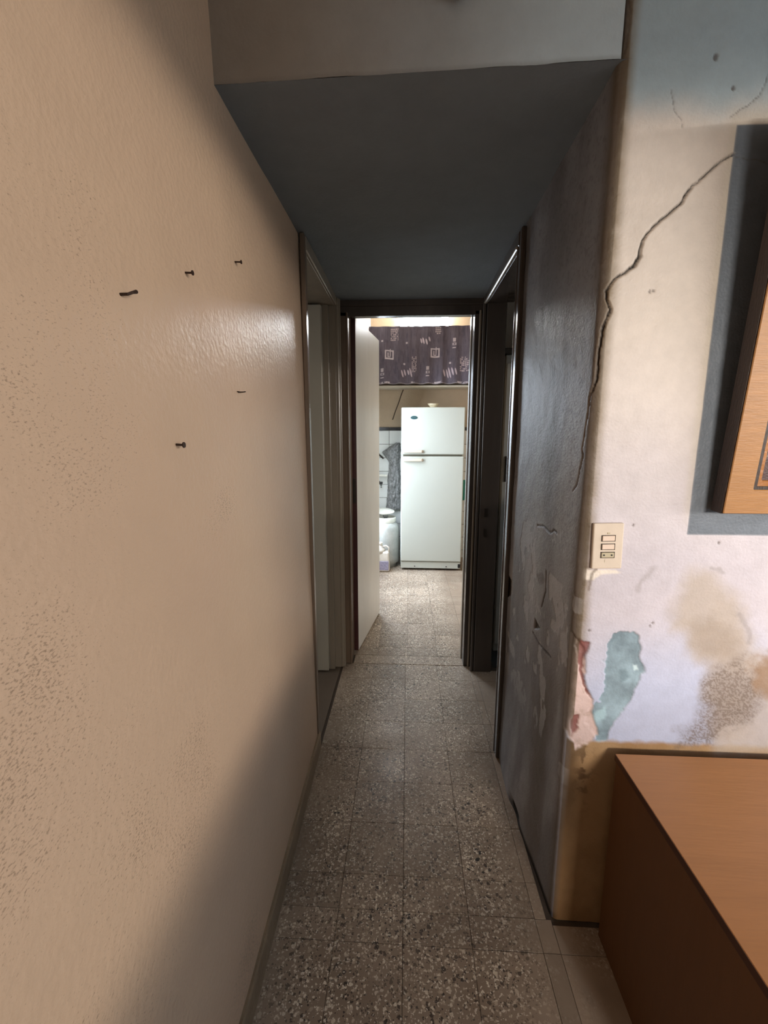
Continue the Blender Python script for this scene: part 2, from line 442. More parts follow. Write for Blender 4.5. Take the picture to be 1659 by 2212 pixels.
def obj(name, bm, material, parent=None, smooth=False):
    me = bpy.data.meshes.new(name)
    bmesh.ops.recalc_face_normals(bm, faces=bm.faces)
    bm.to_mesh(me); bm.free()
    for mm in (material if isinstance(material, (list, tuple)) else [material]):
        me.materials.append(mm)
    if smooth:
        for p in me.polygons:
            p.use_smooth = True
    o = bpy.data.objects.new(name, me)
    return link(o, parent)


def box(bm, x0, x1, y0, y1, z0, z1, bevel=0.0, segs=1, mi=0):
    r = bmesh.ops.create_cube(bm, size=1.0)
    vs_ = r['verts']
    for v in vs_:
        v.co = Vector((x0 + (v.co.x + .5) * (x1 - x0), y0 + (v.co.y + .5) * (y1 - y0), z0 + (v.co.z + .5) * (z1 - z0)))
    fs = set(f for v in vs_ for f in v.link_faces)
    for f in fs:
        f.material_index = mi
    if bevel > 0:
        es = list(set(e for v in vs_ for e in v.link_edges))
        bmesh.ops.bevel(bm, geom=es, offset=bevel, segments=segs, profile=0.5, affect='EDGES')
    return bm


def boxo(name, material, parent, *a, **k):
    bm = bmesh.new()
    box(bm, *a, **k)
    return obj(name, bm, material, parent)


def lathe(bm, prof, cx, cy, z0=0, n=32, cap=True):
    """prof: list of (radius, z)"""
    rings = []
    for r, z in prof:
        ring = [bm.verts.new((cx + r * math.cos(2 * math.pi * i / n), cy + r * math.sin(2 * math.pi * i / n), z0 + z)) for i in range(n)]
        rings.append(ring)
    for a, b in zip(rings, rings[1:]):
        for i in range(n):
            bm.faces.new((a[i], a[(i + 1) % n], b[(i + 1) % n], b[i]))
    if cap:
        bm.faces.new(rings[0][::-1]); bm.faces.new(rings[-1])
    return bm


def tube(bm, pts, r, n=8):
    pts = [Vector(p) for p in pts]
    rings = []
    for i, p in enumerate(pts):
        d = (pts[min(i + 1, len(pts) - 1)] - pts[max(i - 1, 0)]).normalized()
        a = d.cross(Vector((0, 0, 1)))
        if a.length < 1e-3:
            a = d.cross(Vector((0, 1, 0)))
        a.normalize(); b = d.cross(a)
        rr = r[i] if isinstance(r, (list, tuple)) else r
        rings.append([bm.verts.new(p + a * rr * math.cos(2 * math.pi * k / n) + b * rr * math.sin(2 * math.pi * k / n)) for k in range(n)])
    for a, b in zip(rings, rings[1:]):
        for k in range(n):
            bm.faces.new((a[k], a[(k + 1) % n], b[(k + 1) % n], b[k]))
    bm.faces.new(rings[0][::-1]); bm.faces.new(rings[-1])
    return bm


def tag(o, label, cat, group=None, kind=None):
    o['label'] = label
    o['category'] = cat
    if group:
        o['group'] = group
    if kind:
        o['kind'] = kind
    return o


def empty(name, loc=(0, 0, 0), rot=(0, 0, 0)):
    o = bpy.data.objects.new(name, None)
    o.empty_display_size = 0.05
    o.location = loc; o.rotation_euler = rot
    return link(o)


def thing(name, label, cat, loc=(0, 0, 0), rot=(0, 0, 0), group=None):
    return tag(empty(name, loc, rot), label, cat, group)


def struct(o, label=None):
    o['kind'] = 'structure'
    if label:
        o['label'] = label
    return o


def np_mesh(name, verts, quads, material, parent=None, colours=None, smooth=True):
    me = bpy.data.meshes.new(name)
    nv, nf = len(verts), len(quads)
    me.vertices.add(nv)
    me.vertices.foreach_set('co', np.asarray(verts, np.float32).ravel())
    me.loops.add(nf * 4)
    me.loops.foreach_set('vertex_index', np.asarray(quads, np.int32).ravel())
    me.polygons.add(nf)
    me.polygons.foreach_set('loop_start', np.arange(0, nf * 4, 4, dtype=np.int32))
    me.polygons.foreach_set('use_smooth', np.full(nf, smooth, bool))
    me.update(calc_edges=True)
    me.validate()
    if colours is not None:
        at = me.color_attributes.new('paint', 'FLOAT_COLOR', 'POINT')
        c = np.ones((nv, 4), np.float32); c[:, :3] = np.clip(colours, 0, 1)
        at.data.foreach_set('color', c.ravel())
    me.materials.append(material)
    o = bpy.data.objects.new(name, me)
    return link(o, parent)


def grid_quads(nu, nv):
    """quads of a grid stored row by row: index = j*nu+i"""
    i, j = np.meshgrid(np.arange(nu - 1), np.arange(nv - 1))
    a = (j * nu + i).ravel()
    return np.stack([a, a + 1, a + nu + 1, a + nu], 1)


# ================================================================== SETTING
ZC0, ZC1 = 2.238, 2.19          # corridor ceiling at its mouth and at the kitchen door
YF = 1.12                       # front wall plane
ZTOP = 2.95                     # front room ceiling


def xl(Y, z):
    """left wall surface: leans and bows slightly"""
    t = np.clip((np.asarray(Y) - 0.3) / 1.5, 0, 1)
    bot = -0.372 - 0.030 * t
    top = -0.462 + 0.036 * t
    return bot + (top - bot) * np.clip(np.asarray(z) / 2.24, 0, 1.3)


def xr(Y):
    return 0.449 - 0.024 * (np.asarray(Y) - 1.12)


# --- floor: a bed with every tile that can be told apart as its own piece
floor = struct(boxo('floor', M['grout'], None, -4.3, 3.2, -2.8, 5.6, -0.12, -0.004), 'speckled brown terrazzo tile floor of the corridor, kitchen and front room')
TS = 0.2
tile_mesh = {}


def tile_at(x0, x1, y0, y1):
    key = (round(x1 - x0, 3), round(y1 - y0, 3))
    if key not in tile_mesh:
        bm = bmesh.new()
        hw, hh = key[0] / 2 - 0.0006, key[1] / 2 - 0.0006
        box(bm, -hw, hw, -hh, hh, -0.006, 0.0, 0.0006)
        me = bpy.data.meshes.new('tile'); bm.to_mesh(me); bm.free()
        me.materials.append(M['terrazzo'])
        tile_mesh[key] = me
    o = bpy.data.objects.new('tile', tile_mesh[key])
    o.location = ((x0 + x1) / 2, (y0 + y1) / 2, random.uniform(-0.0006, 0.0004))
    link(o, floor)


random.seed(4)


def tiles(xa, xb, ya, yb, ox=0.0, oy=1.83):
    xs = sorted({xa, xb} | {ox + TS * k for k in range(-30, 30) if xa + 0.012 < ox + TS * k < xb - 0.012})
    ys = sorted({ya, yb} | {oy + TS * k for k in range(-30, 30) if ya + 0.012 < oy + TS * k < yb - 0.012})
    for x0, x1 in zip(xs, xs[1:]):
        for y0, y1 in zip(ys, ys[1:]):
            tile_at(x0, x1, y0, y1)


tiles(-0.39, 0.449, 0.43, 1.12)
tiles(-0.395, 0.435, 1.12, 2.60)
tiles(0.449, 0.85, 0.43, 1.105)
tiles(-0.42, 0.495, 2.715, 3.43, ox=0.015)
tiles(-0.42, 0.82, 3.43, 5.15, ox=0.015)
tiles(0.435, 0.80, 1.83, 2.55)
# coarse floor beyond what the tiles cover
boxo('floor_bed', M['terrazzo'], floor, 0.852, 2.38, -2.6, 1.10, -0.01, -0.0005)
boxo('floor_bed', M['terrazzo'], floor, -0.37, 0.85, -2.6, 0.428, -0.01, -0.0005)
boxo('floor_bed', M['terrazzo'], floor, 0.83, 1.4, 2.75, 5.15, -0.01, -0.0005)
boxo('floor_bed', mat('dusty_room_floor', lin(112, 98, 84), 0.6, 0.1, 30, 0.1, 6), floor, -3.3, -0.41, 1.0, 2.6, -0.01, -0.0005)
boxo('floor_bed', mat('dark_room_floor', lin(60, 62, 62), 0.6, 0.1, 30, 0.1, 6), floor, 0.80, 2.0, 1.3, 2.6, -0.01, -0.0008)
boxo('floor_bed', bpy.data.materials['dark_room_floor'], floor, 0.557, 2.0, 2.6, 3.31, -0.01, -0.0008)
boxo('threshold', M['terrazzo'], floor, -0.335, 0.375, 2.603, 2.712, -0.01, 0.001, bevel=0.002)

# --- left wall (front room and corridor are one wall)
nY, nZ = 150, 130
Yg, Zg = np.meshgrid(np.concatenate([np.linspace(-2.6, 0.1, 20), np.linspace(0.12, 1.822, nY - 20)]), np.linspace(0, ZTOP, nZ))
Xg = xl(Yg, Zg) + (fbm(Yg * 2.2, Zg * 2.2, 5) - 0.5) * 0.006 + (fbm(Yg * 14, Zg * 14, 8) - 0.5) * 0.0016
Vw = np.stack([Xg, Yg, Zg], -1).reshape(-1, 3)
Qw = grid_quads(nY, nZ)
# give it thickness: a back sheet plus the end at the door
n0 = len(Vw)
back = np.array([[-0.56, -2.6, 0], [-0.56, 1.822, 0], [-0.56, 1.822, ZTOP], [-0.56, -2.6, ZTOP]])
Vall = np.vstack([Vw, back])
wall_left = struct(np_mesh('wall_left', Vall, np.vstack([Qw, [[n0 + 3, n0 + 2, n0 + 1, n0]]]), M['left_wall']), 'cream plaster wall along the left side, pitted with dark specks')
boxo('wall_end', M['left_wall'], wall_left, -0.56, -0.425, 1.80, 1.822, 0, 2.2)
boxo('wall_over_door', M['left_wall'], wall_left, -0.56, -0.44, 1.823, 2.60, 2.205, ZTOP)
boxo('wall_end', M['left_wall'], wall_left, -0.56, -0.425, 2.585, 2.62, 0, 2.3)
bm = bmesh.new()
rows = []
for y in (-2.6, 0.3, 0.7, 1.1, 1.5, 1.824):
    xi = float(xl(y, 0.04)) + 0.010
    rows.append([bm.verts.new((xi - 0.05, y, 0.0)), bm.verts.new((xi, y, 0.0)), bm.verts.new((xi, y, 0.078)), bm.verts.new((xi - 0.004, y, 0.084)), bm.verts.new((xi - 0.05, y, 0.084))])
for a_, b_ in zip(rows, rows[1:]):
    for k in range(5):
        bm.faces.new((a_[k], a_[(k + 1) % 5], b_[(k + 1) % 5], b_[k]))
bm.faces.new(rows[0]); bm.faces.new(rows[-1][::-1])
struct(obj('baseboard_left', bm, M['skirting']), 'low tan skirting at the foot of the left wall')

# --- front wall with its return into the corridor: one painted plaster skin
step = 0.003
sY = np.arange(1.818, 1.142, -step)
ang = np.linspace(math.pi, 1.5 * math.pi, 12)[1:-1]
sX = np.concatenate([np.arange(0.470, 1.05, step), np.linspace(1.06, 2.4, 80)])
path = [(float(xr(y)), y, -1.0, 0.0) for y in sY]
cxr = 0.4695; cyr = 1.140
path += [(cxr + 0.0205 * math.cos(a), cyr + 0.020 * math.sin(a), math.cos(a), math.sin(a)) for a in ang]
path += [(x, YF, 0.0, -1.0) for x in sX]
path = np.array(path)
nS = len(path)
zz = np.concatenate([np.arange(0, 2.45, step), np.linspace(2.46, ZTOP, 20)])
nz = len(zz)
PX = np.tile(path[:, 0], (nz, 1)); PY = np.tile(path[:, 1], (nz, 1))
NX = np.tile(path[:, 2], (nz, 1)); NY = np.tile(path[:, 3], (nz, 1))
PZ = np.tile(zz[:, None], (1, nS))
isf = np.abs(NY) > 0.7                       # front side
side = ~isf
seg = np.hypot(np.diff(path[:, 0]), np.diff(path[:, 1]))
arc = np.concatenate([[0], np.cumsum(seg)])
k0 = len(sY) + len(ang)
S1 = 0.470 + arc - arc[k0]                   # unrolled coordinate: x on the front, running on round the arris
S = np.tile(S1, (nz, 1))
arcm = (np.abs(NX) < 0.9999) & (np.abs(NY) < 0.9999)
fx = np.where(isf | arcm, PX, 0.2); fz = PZ
sy = np.where(side, PY, 9.0)
dist_edge = np.where(isf, np.maximum(PX - 0.452, 0), 0)   # distance from the arris on the front
dist_side = np.where(side, np.maximum(PY - 1.13, 0), 0)

H = (fbm(S * 3, PZ * 3, 1) - 0.5) * 0.007 + (fbm(S * 22, PZ * 22, 2) - 0.5) * 0.002
big = fbm(S * 2.5, PZ * 2.5, 21); mid = fbm(S * 9, PZ * 9, 22); fine = fbm(S * 45, PZ * 45, 23); vfine = fbm(S * 130, PZ * 130, 24, 2)
# base coat of the front face: cream above, cool skylight painted in as lilac below
c_up = lin(226, 214, 203); c_lo = lin(205, 198, 206); c_low = lin(190, 197, 222)
w1 = sstep(1.75, 1.05, PZ + (big - 0.5) * 0.3)[..., None]
w2 = sstep(1.0, 0.72, PZ + (big - 0.5) * 0.25)[..., None]
col = c_up * (1 - w1) + c_lo * w1
col = col * (1 - w2) + c_low * w2
col = col * (1 + (mid[..., None] - 0.5) * 0.08)
# blue-grey above the cream, with the window head's shade edge painted in
m_top = sstep(2.10, 2.20, PZ + (fbm(S * 12, PZ * 12, 31) - 0.5) * 0.05)
col = over(col, m_top * (isf | arcm), lin(186, 202, 208))
# unpainted blue-grey rectangle where a larger picture hung
rect = sstep(0.7085, 0.7105, PX) * sstep(1.2015, 1.2035, PZ) * sstep(2.115, 2.113, PZ) * sstep(1.382, 1.378, PX) * isf
halo = sstep(0.685, 0.705, PX) * (1 - rect) * sstep(1.19, 1.3, PZ) * sstep(2.16, 2.12, PZ) * sstep(1.42, 1.38, PX) * isf
col = over(col, halo * 0.30, lin(206, 196, 172))
H = H - rect * 0.0006
col = over(col, rect, lin(112, 120, 130) * (1 + 0.0))
col = col * (1 + rect[..., None] * (fine[..., None] - 0.5) * 0.25)
# grimy arris
edge_w = 0.020 + 0.018 * big
grime = (1 - sstep(edge_w * 0.45, edge_w * 1.6, dist_edge)) * isf * sstep(0.66, 0.95, PZ)
col = over(col, grime * (0.55 + 0.5 * fine), lin(136, 118, 92))
# ochre foot of the wall: sill's shade and warm bounce painted in
foot = sstep(0.622, 0.604, PZ + (fine - 0.5) * 0.012) * isf
col = over(col, foot, lin(176, 142, 104))
fb = sstep(0.40, 0.70, fbm(S * 9, PZ * 6, 41)) * foot
col = over(col, fb * 0.45, lin(140, 102, 62))
fd = foot * (1 - sstep(0.015, 0.07, dist_edge + (mid - 0.5) * 0.04)) * sstep(0.12, 0.45, PZ)
col = over(col, fd * 0.85, lin(88, 66, 44))
fsp = foot * np.exp(-((PX - 0.505) / 0.022) ** 2 - ((PZ - 0.52) / 0.10) ** 2)
col = over(col, fsp * sstep(0.5, 0.62, fbm(S * 60, PZ * 60, 43)) * 0.8, lin(84, 58, 36))
# stains and peeled places
bg_ = poly_mask(F['beige'], fx, fz, 0.030, 0.022, 22, 51)
col = over(col, bg_ * (0.55 + 0.4 * mid), lin(186, 172, 158))
bd = poly_mask(F['beige_dk'], fx, fz, 0.03, 0.03, 25, 52)
col = over(col, bd * 0.55, lin(158, 142, 126))
sk = poly_mask(F['speck'], fx, fz, 0.03, 0.03, 30, 53)
col = over(col, np.clip(sk * sstep(0.42, 0.62, fbm(S * 300, PZ * 300, 54, 2)) * 0.5 * (0.4 + 1.2 * mid) + sk * 0.45, 0, 0.8), lin(116, 102, 92))
osp = poly_mask(F['ochre_spot'], fx, fz, 0.02, 0.03, 30, 55)
col = over(col, osp * 0.7, lin(140, 104, 62))
for k, (nm, w, s) in enumerate((('streak1', 0.006, 0.008), ('streak2', 0.005, 0.004), ('streak3', 0.006, 0.004))):
    col = over(col, line_mask(F[nm], fx, fz, w, s, 0.006, 60, 60 + k) * 0.5, lin(158, 150, 150))
tl = poly_mask(F['teal'], fx, fz, 0.0025, 0.012, 48, 71)
H = H - tl * 0.0022 + (poly_mask(F['teal'], fx, fz, 0.010, 0.012, 48, 71) - tl) * 0.0012
tcol = lin(146, 168, 180) * (0.5 + 1.0 * fbm(S * 30, PZ * 30, 72)[..., None])
col = over(col, tl, tcol)
col = over(col, poly_mask(F['teal_lt'], fx, fz, 0.003, 0.005, 70, 73), lin(204, 226, 232))
col = over(col, poly_mask(F['teal_lt2'], fx, fz, 0.006, 0.008, 60, 74) * 0.8, lin(184, 216, 226))
col = over(col, poly_mask(F['teal_dk'], fx, fz, 0.006, 0.008, 60, 75) * 0.8, lin(116, 138, 148))
pk = poly_mask(F['pink'], fx, fz, 0.003, 0.006, 60, 76)
H = H - pk * 0.004 * (0.6 + 0.8 * mid)
col = over(col, pk, lin(222, 196, 190) * (0.85 + 0.3 * 0.5))
col = over(col, pk * sstep(0.55, 0.7, fine) * 0.5, lin(186, 160, 146))
for nm in ('red1', 'red2'):
    rd = poly_mask(F[nm], fx, fz, 0.0025, 0.005, 90, 77)
    H = H - rd * 0.004
    col = over(col, rd * (0.75 + 0.25 * fine), lin(132, 72, 66))
sw = poly_mask(F['switch_white'], fx, fz, 0.003, 0.003, 60, 78)
col = over(col, sw, lin(236, 226, 214))
col = over(col, line_mask(F['streak4'], fx, fz, 0.0035, 0.002, 0.003, 90, 79) * 0.7, lin(120, 104, 90))
for k, (px, pz_) in enumerate(F['pits']):
    r_ = (0.005, 0.0035, 0.003, 0.003, 0.003, 0.003, 0.004, 0.003, 0.003)[k]
    d_ = np.hypot(fx - px, (fz - pz_) * 0.8)
    m_ = sstep(r_ * 1.3, r_ * 0.5, d_ + (vfine - 0.5) * r_ * 1.5)
    col = over(col, m_ * 0.75, lin(104, 92, 86)); H = H - m_ * 0.002

# corridor side: grey old distemper under grime
s_base = lin(160, 160, 164) * (1 + (big[..., None] - 0.5) * 0.25 + (fine[..., None] - 0.5) * 0.22)
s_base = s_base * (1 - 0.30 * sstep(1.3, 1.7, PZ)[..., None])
mold = sstep(0.40, 0.68, fbm((PY - 1.1) * 6.0 + PZ * 0.8, PZ * 2.0, 81))
s_base = over(s_base, mold * 0.6, lin(92, 88, 88))
band = np.exp(-((PY - 1.36 - 0.10 * (PZ - 1.1)) / 0.07) ** 2) * sstep(0.1, 0.5, PZ) * sstep(1.9, 1.5, PZ)
s_base = over(s_base, band * (0.25 + 0.55 * mid), lin(86, 80, 76))
s_base = over(s_base, sstep(0.60, 0.72, vfine) * 0.35 * sstep(0.9, 1.3, PZ), lin(80, 76, 76))
low = sstep(0.9, 0.6, PZ + (mid - 0.5) * 0.3)
s_base = over(s_base, low * sstep(0.5, 0.65, fbm(PY * 7, PZ * 2.2, 83)) * 0.5, lin(104, 92, 78))
nearc = 1 - sstep(0.0, 0.06, dist_side)
s_base = over(s_base, np.clip(nearc * 0.7 * (0.6 + 0.8 * mid), 0, 1), lin(104, 90, 74))
flk = sstep(0.60, 0.64, fbm(PY * 16, PZ * 12, 85)) * sstep(1.25, 1.05, PZ) * sstep(0.35, 0.6, PZ)
s_base = over(s_base, flk * 0.6, lin(186, 186, 188)); H = H - np.where(side, flk * 0.0012, 0)
for nm in ('s_dark', 's_dark2', 's_chip'):
    m_ = poly_mask(F[nm], sy, fz, 0.004, 0.006, 50, 86)
    s_base = over(s_base, m_, lin(66, 58, 50)); H = H - np.where(side, m_ * 0.006, 0)
m_ = poly_mask(F['s_patch'], sy, fz, 0.006, 0.008, 50, 87)
s_base = over(s_base, m_ * 0.7, lin(96, 88, 82))
for nm in ('s_line1', 's_line2', 's_line3'):
    m_ = line_mask(F[nm], sy, fz, 0.0035, 0.002, 0.004, 60, 88)
    s_base = over(s_base, m_ * 0.85, lin(58, 52, 48)); H = H - np.where(side, m_ * 0.003, 0)
s_base = over(s_base, sstep(0.03, 0.012, PZ + (mid - .5) * 0.015) * sstep(1.62, 1.5, PY), lin(40, 36, 32))
hole = np.exp(-(((PY - 1.50) / 0.05) ** 2 + ((PZ - 0.02) / 0.022) ** 2))
s_base = over(s_base, sstep(0.4, 0.6, hole), lin(24, 22, 20)); H = H - np.where(side, hole * 0.02, 0)
bulge = 0.018 * np.exp(-((PY - 1.55) / 0.22) ** 2) * sstep(0.5, 0.0, PZ)
H = H + np.where(side, bulge, 0)
# blend the side into the front round the arris
col = over(col, arcm * sstep(0.64, 0.7, PZ) * (0.55 + 0.5 * fine), lin(112, 96, 74))
t_ = np.where(np.abs(NX) > 0.999, 1.0, np.where(np.abs(NY) > 0.999, 0.0, np.abs(NX)))
col = col * (1 - t_[..., None]) + s_base * t_[..., None]

# the long crack: opened right through the skin
cm = F['crack_main']
wv = [0.0012, 0.0014, 0.0016, 0.0016, 0.0012, 0.0014, 0.0024, 0.0020, 0.0022, 0.0020, 0.0018, 0.0020, 0.0024, 0.0030, 0.0036, 0.0026, 0.0020, 0.0022, 0.0020, 0.0026, 0.0028, 0.0030, 0.0026, 0.0028, 0.0024, 0.0022, 0.0020]
def unroll(pts):
    return [[x if x > 0.47 else 0.47 - max(0.47 - x, 0) * 1.5, z] for x, z in pts]


cm = unroll(cm)
ck = line_mask(cm, S, fz, wv, 0.0014, 0.0022, 90, 91)
ck2 = line_mask([cm[-1]] + [[0.4375 - (y - 1.14), z] for y, z in F['s_crack']], S, fz, [0.002, 0.0026, 0.0026, 0.0022, 0.001], 0.0016, 0.003, 70, 92)
for nm, w, s in (('crack_blue', 0.0008, 0.0012), ('crack_b', 0.0008, 0.0014), ('crack_c', 0.0006, 0.0014), ('crack_top', 0.0011, 0.0013), ('crack_top2', 0.0008, 0.0013)):
    c_ = line_mask(F[nm], fx, fz, w, s, 0.003, 80, 93)
    col = over(col, c_ * 0.65, lin(92, 84, 80)); H = H - c_ * 0.002
hal = line_mask(cm, S, fz, [w_ + 0.0035 for w_ in wv], 0.003, 0.003, 60, 94)
col = over(col, np.clip(hal - ck, 0, 1) * 0.22, lin(190, 172, 150))
col = over(col, np.clip(ck + ck2, 0, 1), lin(44, 34, 28))
H = H - np.clip(ck + ck2, 0, 1) * 0.010
# soften the arris
VX = PX + NX * H; VY = PY + NY * H
Vf = np.stack([VX, VY, PZ], -1).reshape(-1, 3)
wall_front = struct(np_mesh('wall_front', Vf, grid_quads(nS, nz)[:, ::-1], M['painted'], None, col.reshape(-1, 3)),
                    'cracked and peeling plaster wall with the picture, turning into the grimy right side of the corridor')

# header over the corridor mouth
hx = np.linspace(-0.50, 0.4515, 200); hz = np.linspace(ZC0 - 0.002, ZTOP, 140)
HX, HZ = np.meshgrid(hx, hz)
zb = ZC0 + 0.018 * HX + 0.006 * (fbm(HX * 12, HZ * 0, 101) - 0.5)
HZ2 = zb + (HZ - hz[0]) / (ZTOP - hz[0]) * (ZTOP - zb)
HY = YF + 0.0 + (fbm(HX * 6, HZ * 6, 102) - 0.5) * 0.004
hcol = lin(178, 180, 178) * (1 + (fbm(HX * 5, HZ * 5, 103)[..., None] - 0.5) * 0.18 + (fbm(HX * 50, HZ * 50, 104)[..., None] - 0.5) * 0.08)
hcol = over(hcol, sstep(0.25, -0.35, HX + (fbm(HX * 4, HZ * 4, 105) - .5) * .2) * 0.85, lin(146, 128, 110))  # window light's falloff painted in: brown left end, pale blue right end
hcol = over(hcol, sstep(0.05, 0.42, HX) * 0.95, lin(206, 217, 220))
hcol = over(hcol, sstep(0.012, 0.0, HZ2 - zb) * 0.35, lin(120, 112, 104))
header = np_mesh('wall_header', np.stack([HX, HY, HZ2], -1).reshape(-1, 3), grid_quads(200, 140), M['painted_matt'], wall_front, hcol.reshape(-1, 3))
boxo('wall_core', M['plain_wall'], wall_front, -0.50, 2.4, YF + 0.045, YF + 0.16, 2.30, ZTOP)
boxo('wall_core', M['plain_wall'], wall_front, 1.02, 2.4, YF + 0.045, YF + 0.14, 0, ZTOP)
boxo('wall_core', M['plain_wall'], wall_front, 0.50, 1.02, YF + 0.045, YF + 0.14, 0, 2.30)
boxo('wall_core', M['plain_wall'], wall_front, 0.485, 0.56, YF + 0.14, 1.818, 0, 2.30)
boxo('wall_core', M['plain_wall'], wall_front, 0.452, 0.56, 1.818, 2.60, 2.205, 2.5)

# corridor ceiling: low blue-grey slab falling slightly to the kitchen
nx_, ny_ = 60, 90
CX, CY = np.meshgrid(np.linspace(-0.50, 0.475, nx_), np.linspace(YF, 2.66, ny_))
CZ = ZC0 + (ZC1 - ZC0) * (CY - YF) / 1.48 + (fbm(CX * 5, CY * 5, 111) - 0.5) * 0.006
CZ = CZ + 0.018 * CX * (2.66 - CY) / 1.54
CZ[0] = ZC0 + 0.018 * CX[0]
ccol = lin(118, 124, 129) * (1 + (fbm(CX * 3, CY * 3, 112)[..., None] - 0.5) * 0.25)
ceil = np_mesh('ceiling', np.stack([CX, CY, CZ], -1).reshape(-1, 3), grid_quads(nx_, ny_)[:, ::-1], M['painted_matt'], None, ccol.reshape(-1, 3))
struct(ceil, 'low blue-grey corridor ceiling')
boxo('slab', M['blue_ceiling'], ceil, -0.56, 0.56, YF + 0.16, 2.66, 2.262, 2.40)

# front room: remaining walls and ceiling (behind and beside the camera)
struct(boxo('ceiling', M['room_ceiling'], None, -0.56, 2.55, -2.75, YF + 0.16, ZTOP, ZTOP + 0.1), 'front room ceiling')
LINT = 2.315
wr = struct(boxo('wall_right', M['plain_wall'], None, 2.4, 2.55, 0.9, YF + 0.14, 0, ZTOP), 'front room wall with the wide window')
boxo('wall_piece', M['plain_wall'], wr, 2.4, 2.55, -2.75, -2.3, 0, ZTOP)
boxo('wall_piece', M['plain_wall'], wr, 2.4, 2.55, -2.3, 0.9, LINT, ZTOP)
boxo('wall_piece', M['plain_wall'], wr, 2.4, 2.55, -2.3, 0.9, 0, 0.97)
wb = struct(boxo('wall_rear', M['plain_wall'], None, -0.56, 0.9, -2.75, -2.6, 0, ZTOP), 'front room rear wall')
boxo('wall_piece', M['plain_wall'], wb, 1.8, 2.4, -2.75, -2.6, 0, ZTOP)
boxo('wall_piece', M['plain_wall'], wb, 0.9, 1.8, -2.75, -2.6, 0, 0.9)
boxo('wall_piece', M['plain_wall'], wb, 0.9, 1.8, -2.75, -2.6, 2.22, ZTOP)
# balcony and street outside
struct(boxo('ground', mat('outdoor_paving', lin(196, 192, 184), 0.8, 0.1, 10, 0.1, 1), None, 2.56, 60, -50, 40, -0.3, -0.13), 'paving outside')

# --- left room
lr = struct(boxo('wall_left', M['beige_wall'], None, -3.4, -0.44, 2.625, 2.70, 0, 2.6), 'beige wall of the left room')
boxo('wall_piece', M['beige_wall'], lr, -3.4, -3.3, 1.0, 1.2, 0, 2.6)
boxo('wall_piece', M['beige_wall'], lr, -3.4, -3.3, 2.2, 2.62, 0, 2.6)
boxo('wall_piece', M['beige_wall'], lr, -3.4, -3.3, 1.2, 2.2, 0, 0.9)
boxo('wall_piece', M['beige_wall'], lr, -3.4, -3.3, 1.2, 2.2, 2.2, 2.6)
boxo('wall_piece', M['beige_wall'], lr, -3.4, -0.56, 0.9, 1.0, 0, 2.6)
boxo('ceiling_piece', M['room_ceiling'], lr, -3.4, -0.56, 0.9, 2.7, 2.6, 2.7)

# --- right room (unlit but for a side opening added to lighten the cupboard)
rr = struct(boxo('wall_right', M['plain_wall'], None, 0.56, 2.1, 3.32, 3.4, 0, 2.5), 'wall of the unlit right room')
struct(boxo('wall_right', M['plain_wall'], None, 2.0, 2.1, 1.26, 1.7, 0, 2.5), 'side wall of the dim right room')
struct(boxo('wall_right', M['plain_wall'], None, 2.0, 2.1, 2.3, 3.3, 0, 2.5), 'side wall of the dim right room beyond its added opening')
struct(boxo('wall_right', M['plain_wall'], None, 2.0, 2.1, 1.7, 2.3, 0, 1.2), 'side wall of the dim right room under its added opening')
struct(boxo('wall_right', M['plain_wall'], None, 2.0, 2.1, 1.7, 2.3, 2.0, 2.5), 'side wall of the dim right room over its added opening')
struct(boxo('wall_right', M['plain_wall'], None, 0.56, 2.0, 2.6, 2.62, 2.2, 2.5), 'strip of wall inside the unlit right room')
struct(boxo('ceiling', M['room_ceiling'], None, 0.45, 2.1, 1.26, 3.4, 2.5, 2.6), 'ceiling of the unlit right room')

# --- kitchen shell
YB = 5.15
kw = struct(boxo('wall_back', M['beige_wall'], None, -0.56, 1.5, YB + 0.006, YB + 0.12, 0, 3.0), 'kitchen back wall, beige above white tiles')
kl = struct(boxo('wall_left', M['white_wall'], None, -0.54, -0.42, 2.70, 3.74, 0, 3.0), 'white left wall of the kitchen')
boxo('wall_piece', M['white_wall'], kl, -0.54, -0.42, 4.66, YB + 0.006, 0, 3.0)
boxo('wall_piece', M['white_wall'], kl, -0.54, -0.42, 3.74, 4.66, 2.12, 3.0)
boxo('wall_piece', M['white_wall'], kl, -0.54, -0.42, 3.74, 4.66, 0, 0.35)
kr = struct(boxo('wall_right', M['beige_wall'], None, 1.4, 1.5, 3.4, YB, 0, 3.0), 'kitchen right wall')
struct(boxo('wall_right', M['beige_wall'], None, 0.555, 1.5, 3.42, 3.46, 0, 3.0), 'kitchen wall backing onto the unlit room')
struct(boxo('wall_right', M['beige_wall'], None, 0.50, 0.555, 2.72, 3.42, 0, 3.0), 'kitchen wall piece beside the doorway')
struct(boxo('ceiling', M['room_ceiling'], None, -0.56, 1.5, 2.66, YB + 0.12, 2.95, 3.05), 'kitchen ceiling')
# wall over and beside the kitchen door
kf = struct(boxo('wall_kitchen_side', M['blue_ceiling'], None, -0.56, 0.555, 2.625, 2.72, 2.19, 3.0), 'wall over the kitchen door')
kf.name = 'wall_back'
boxo('wall_piece', M['beige_wall'], kf, -0.56, -0.405, 2.625, 2.72, 0, 2.19)
boxo('wall_piece', M['beige_wall'], kf, 0.425, 0.530, 2.625, 2.72, 0, 2.19)

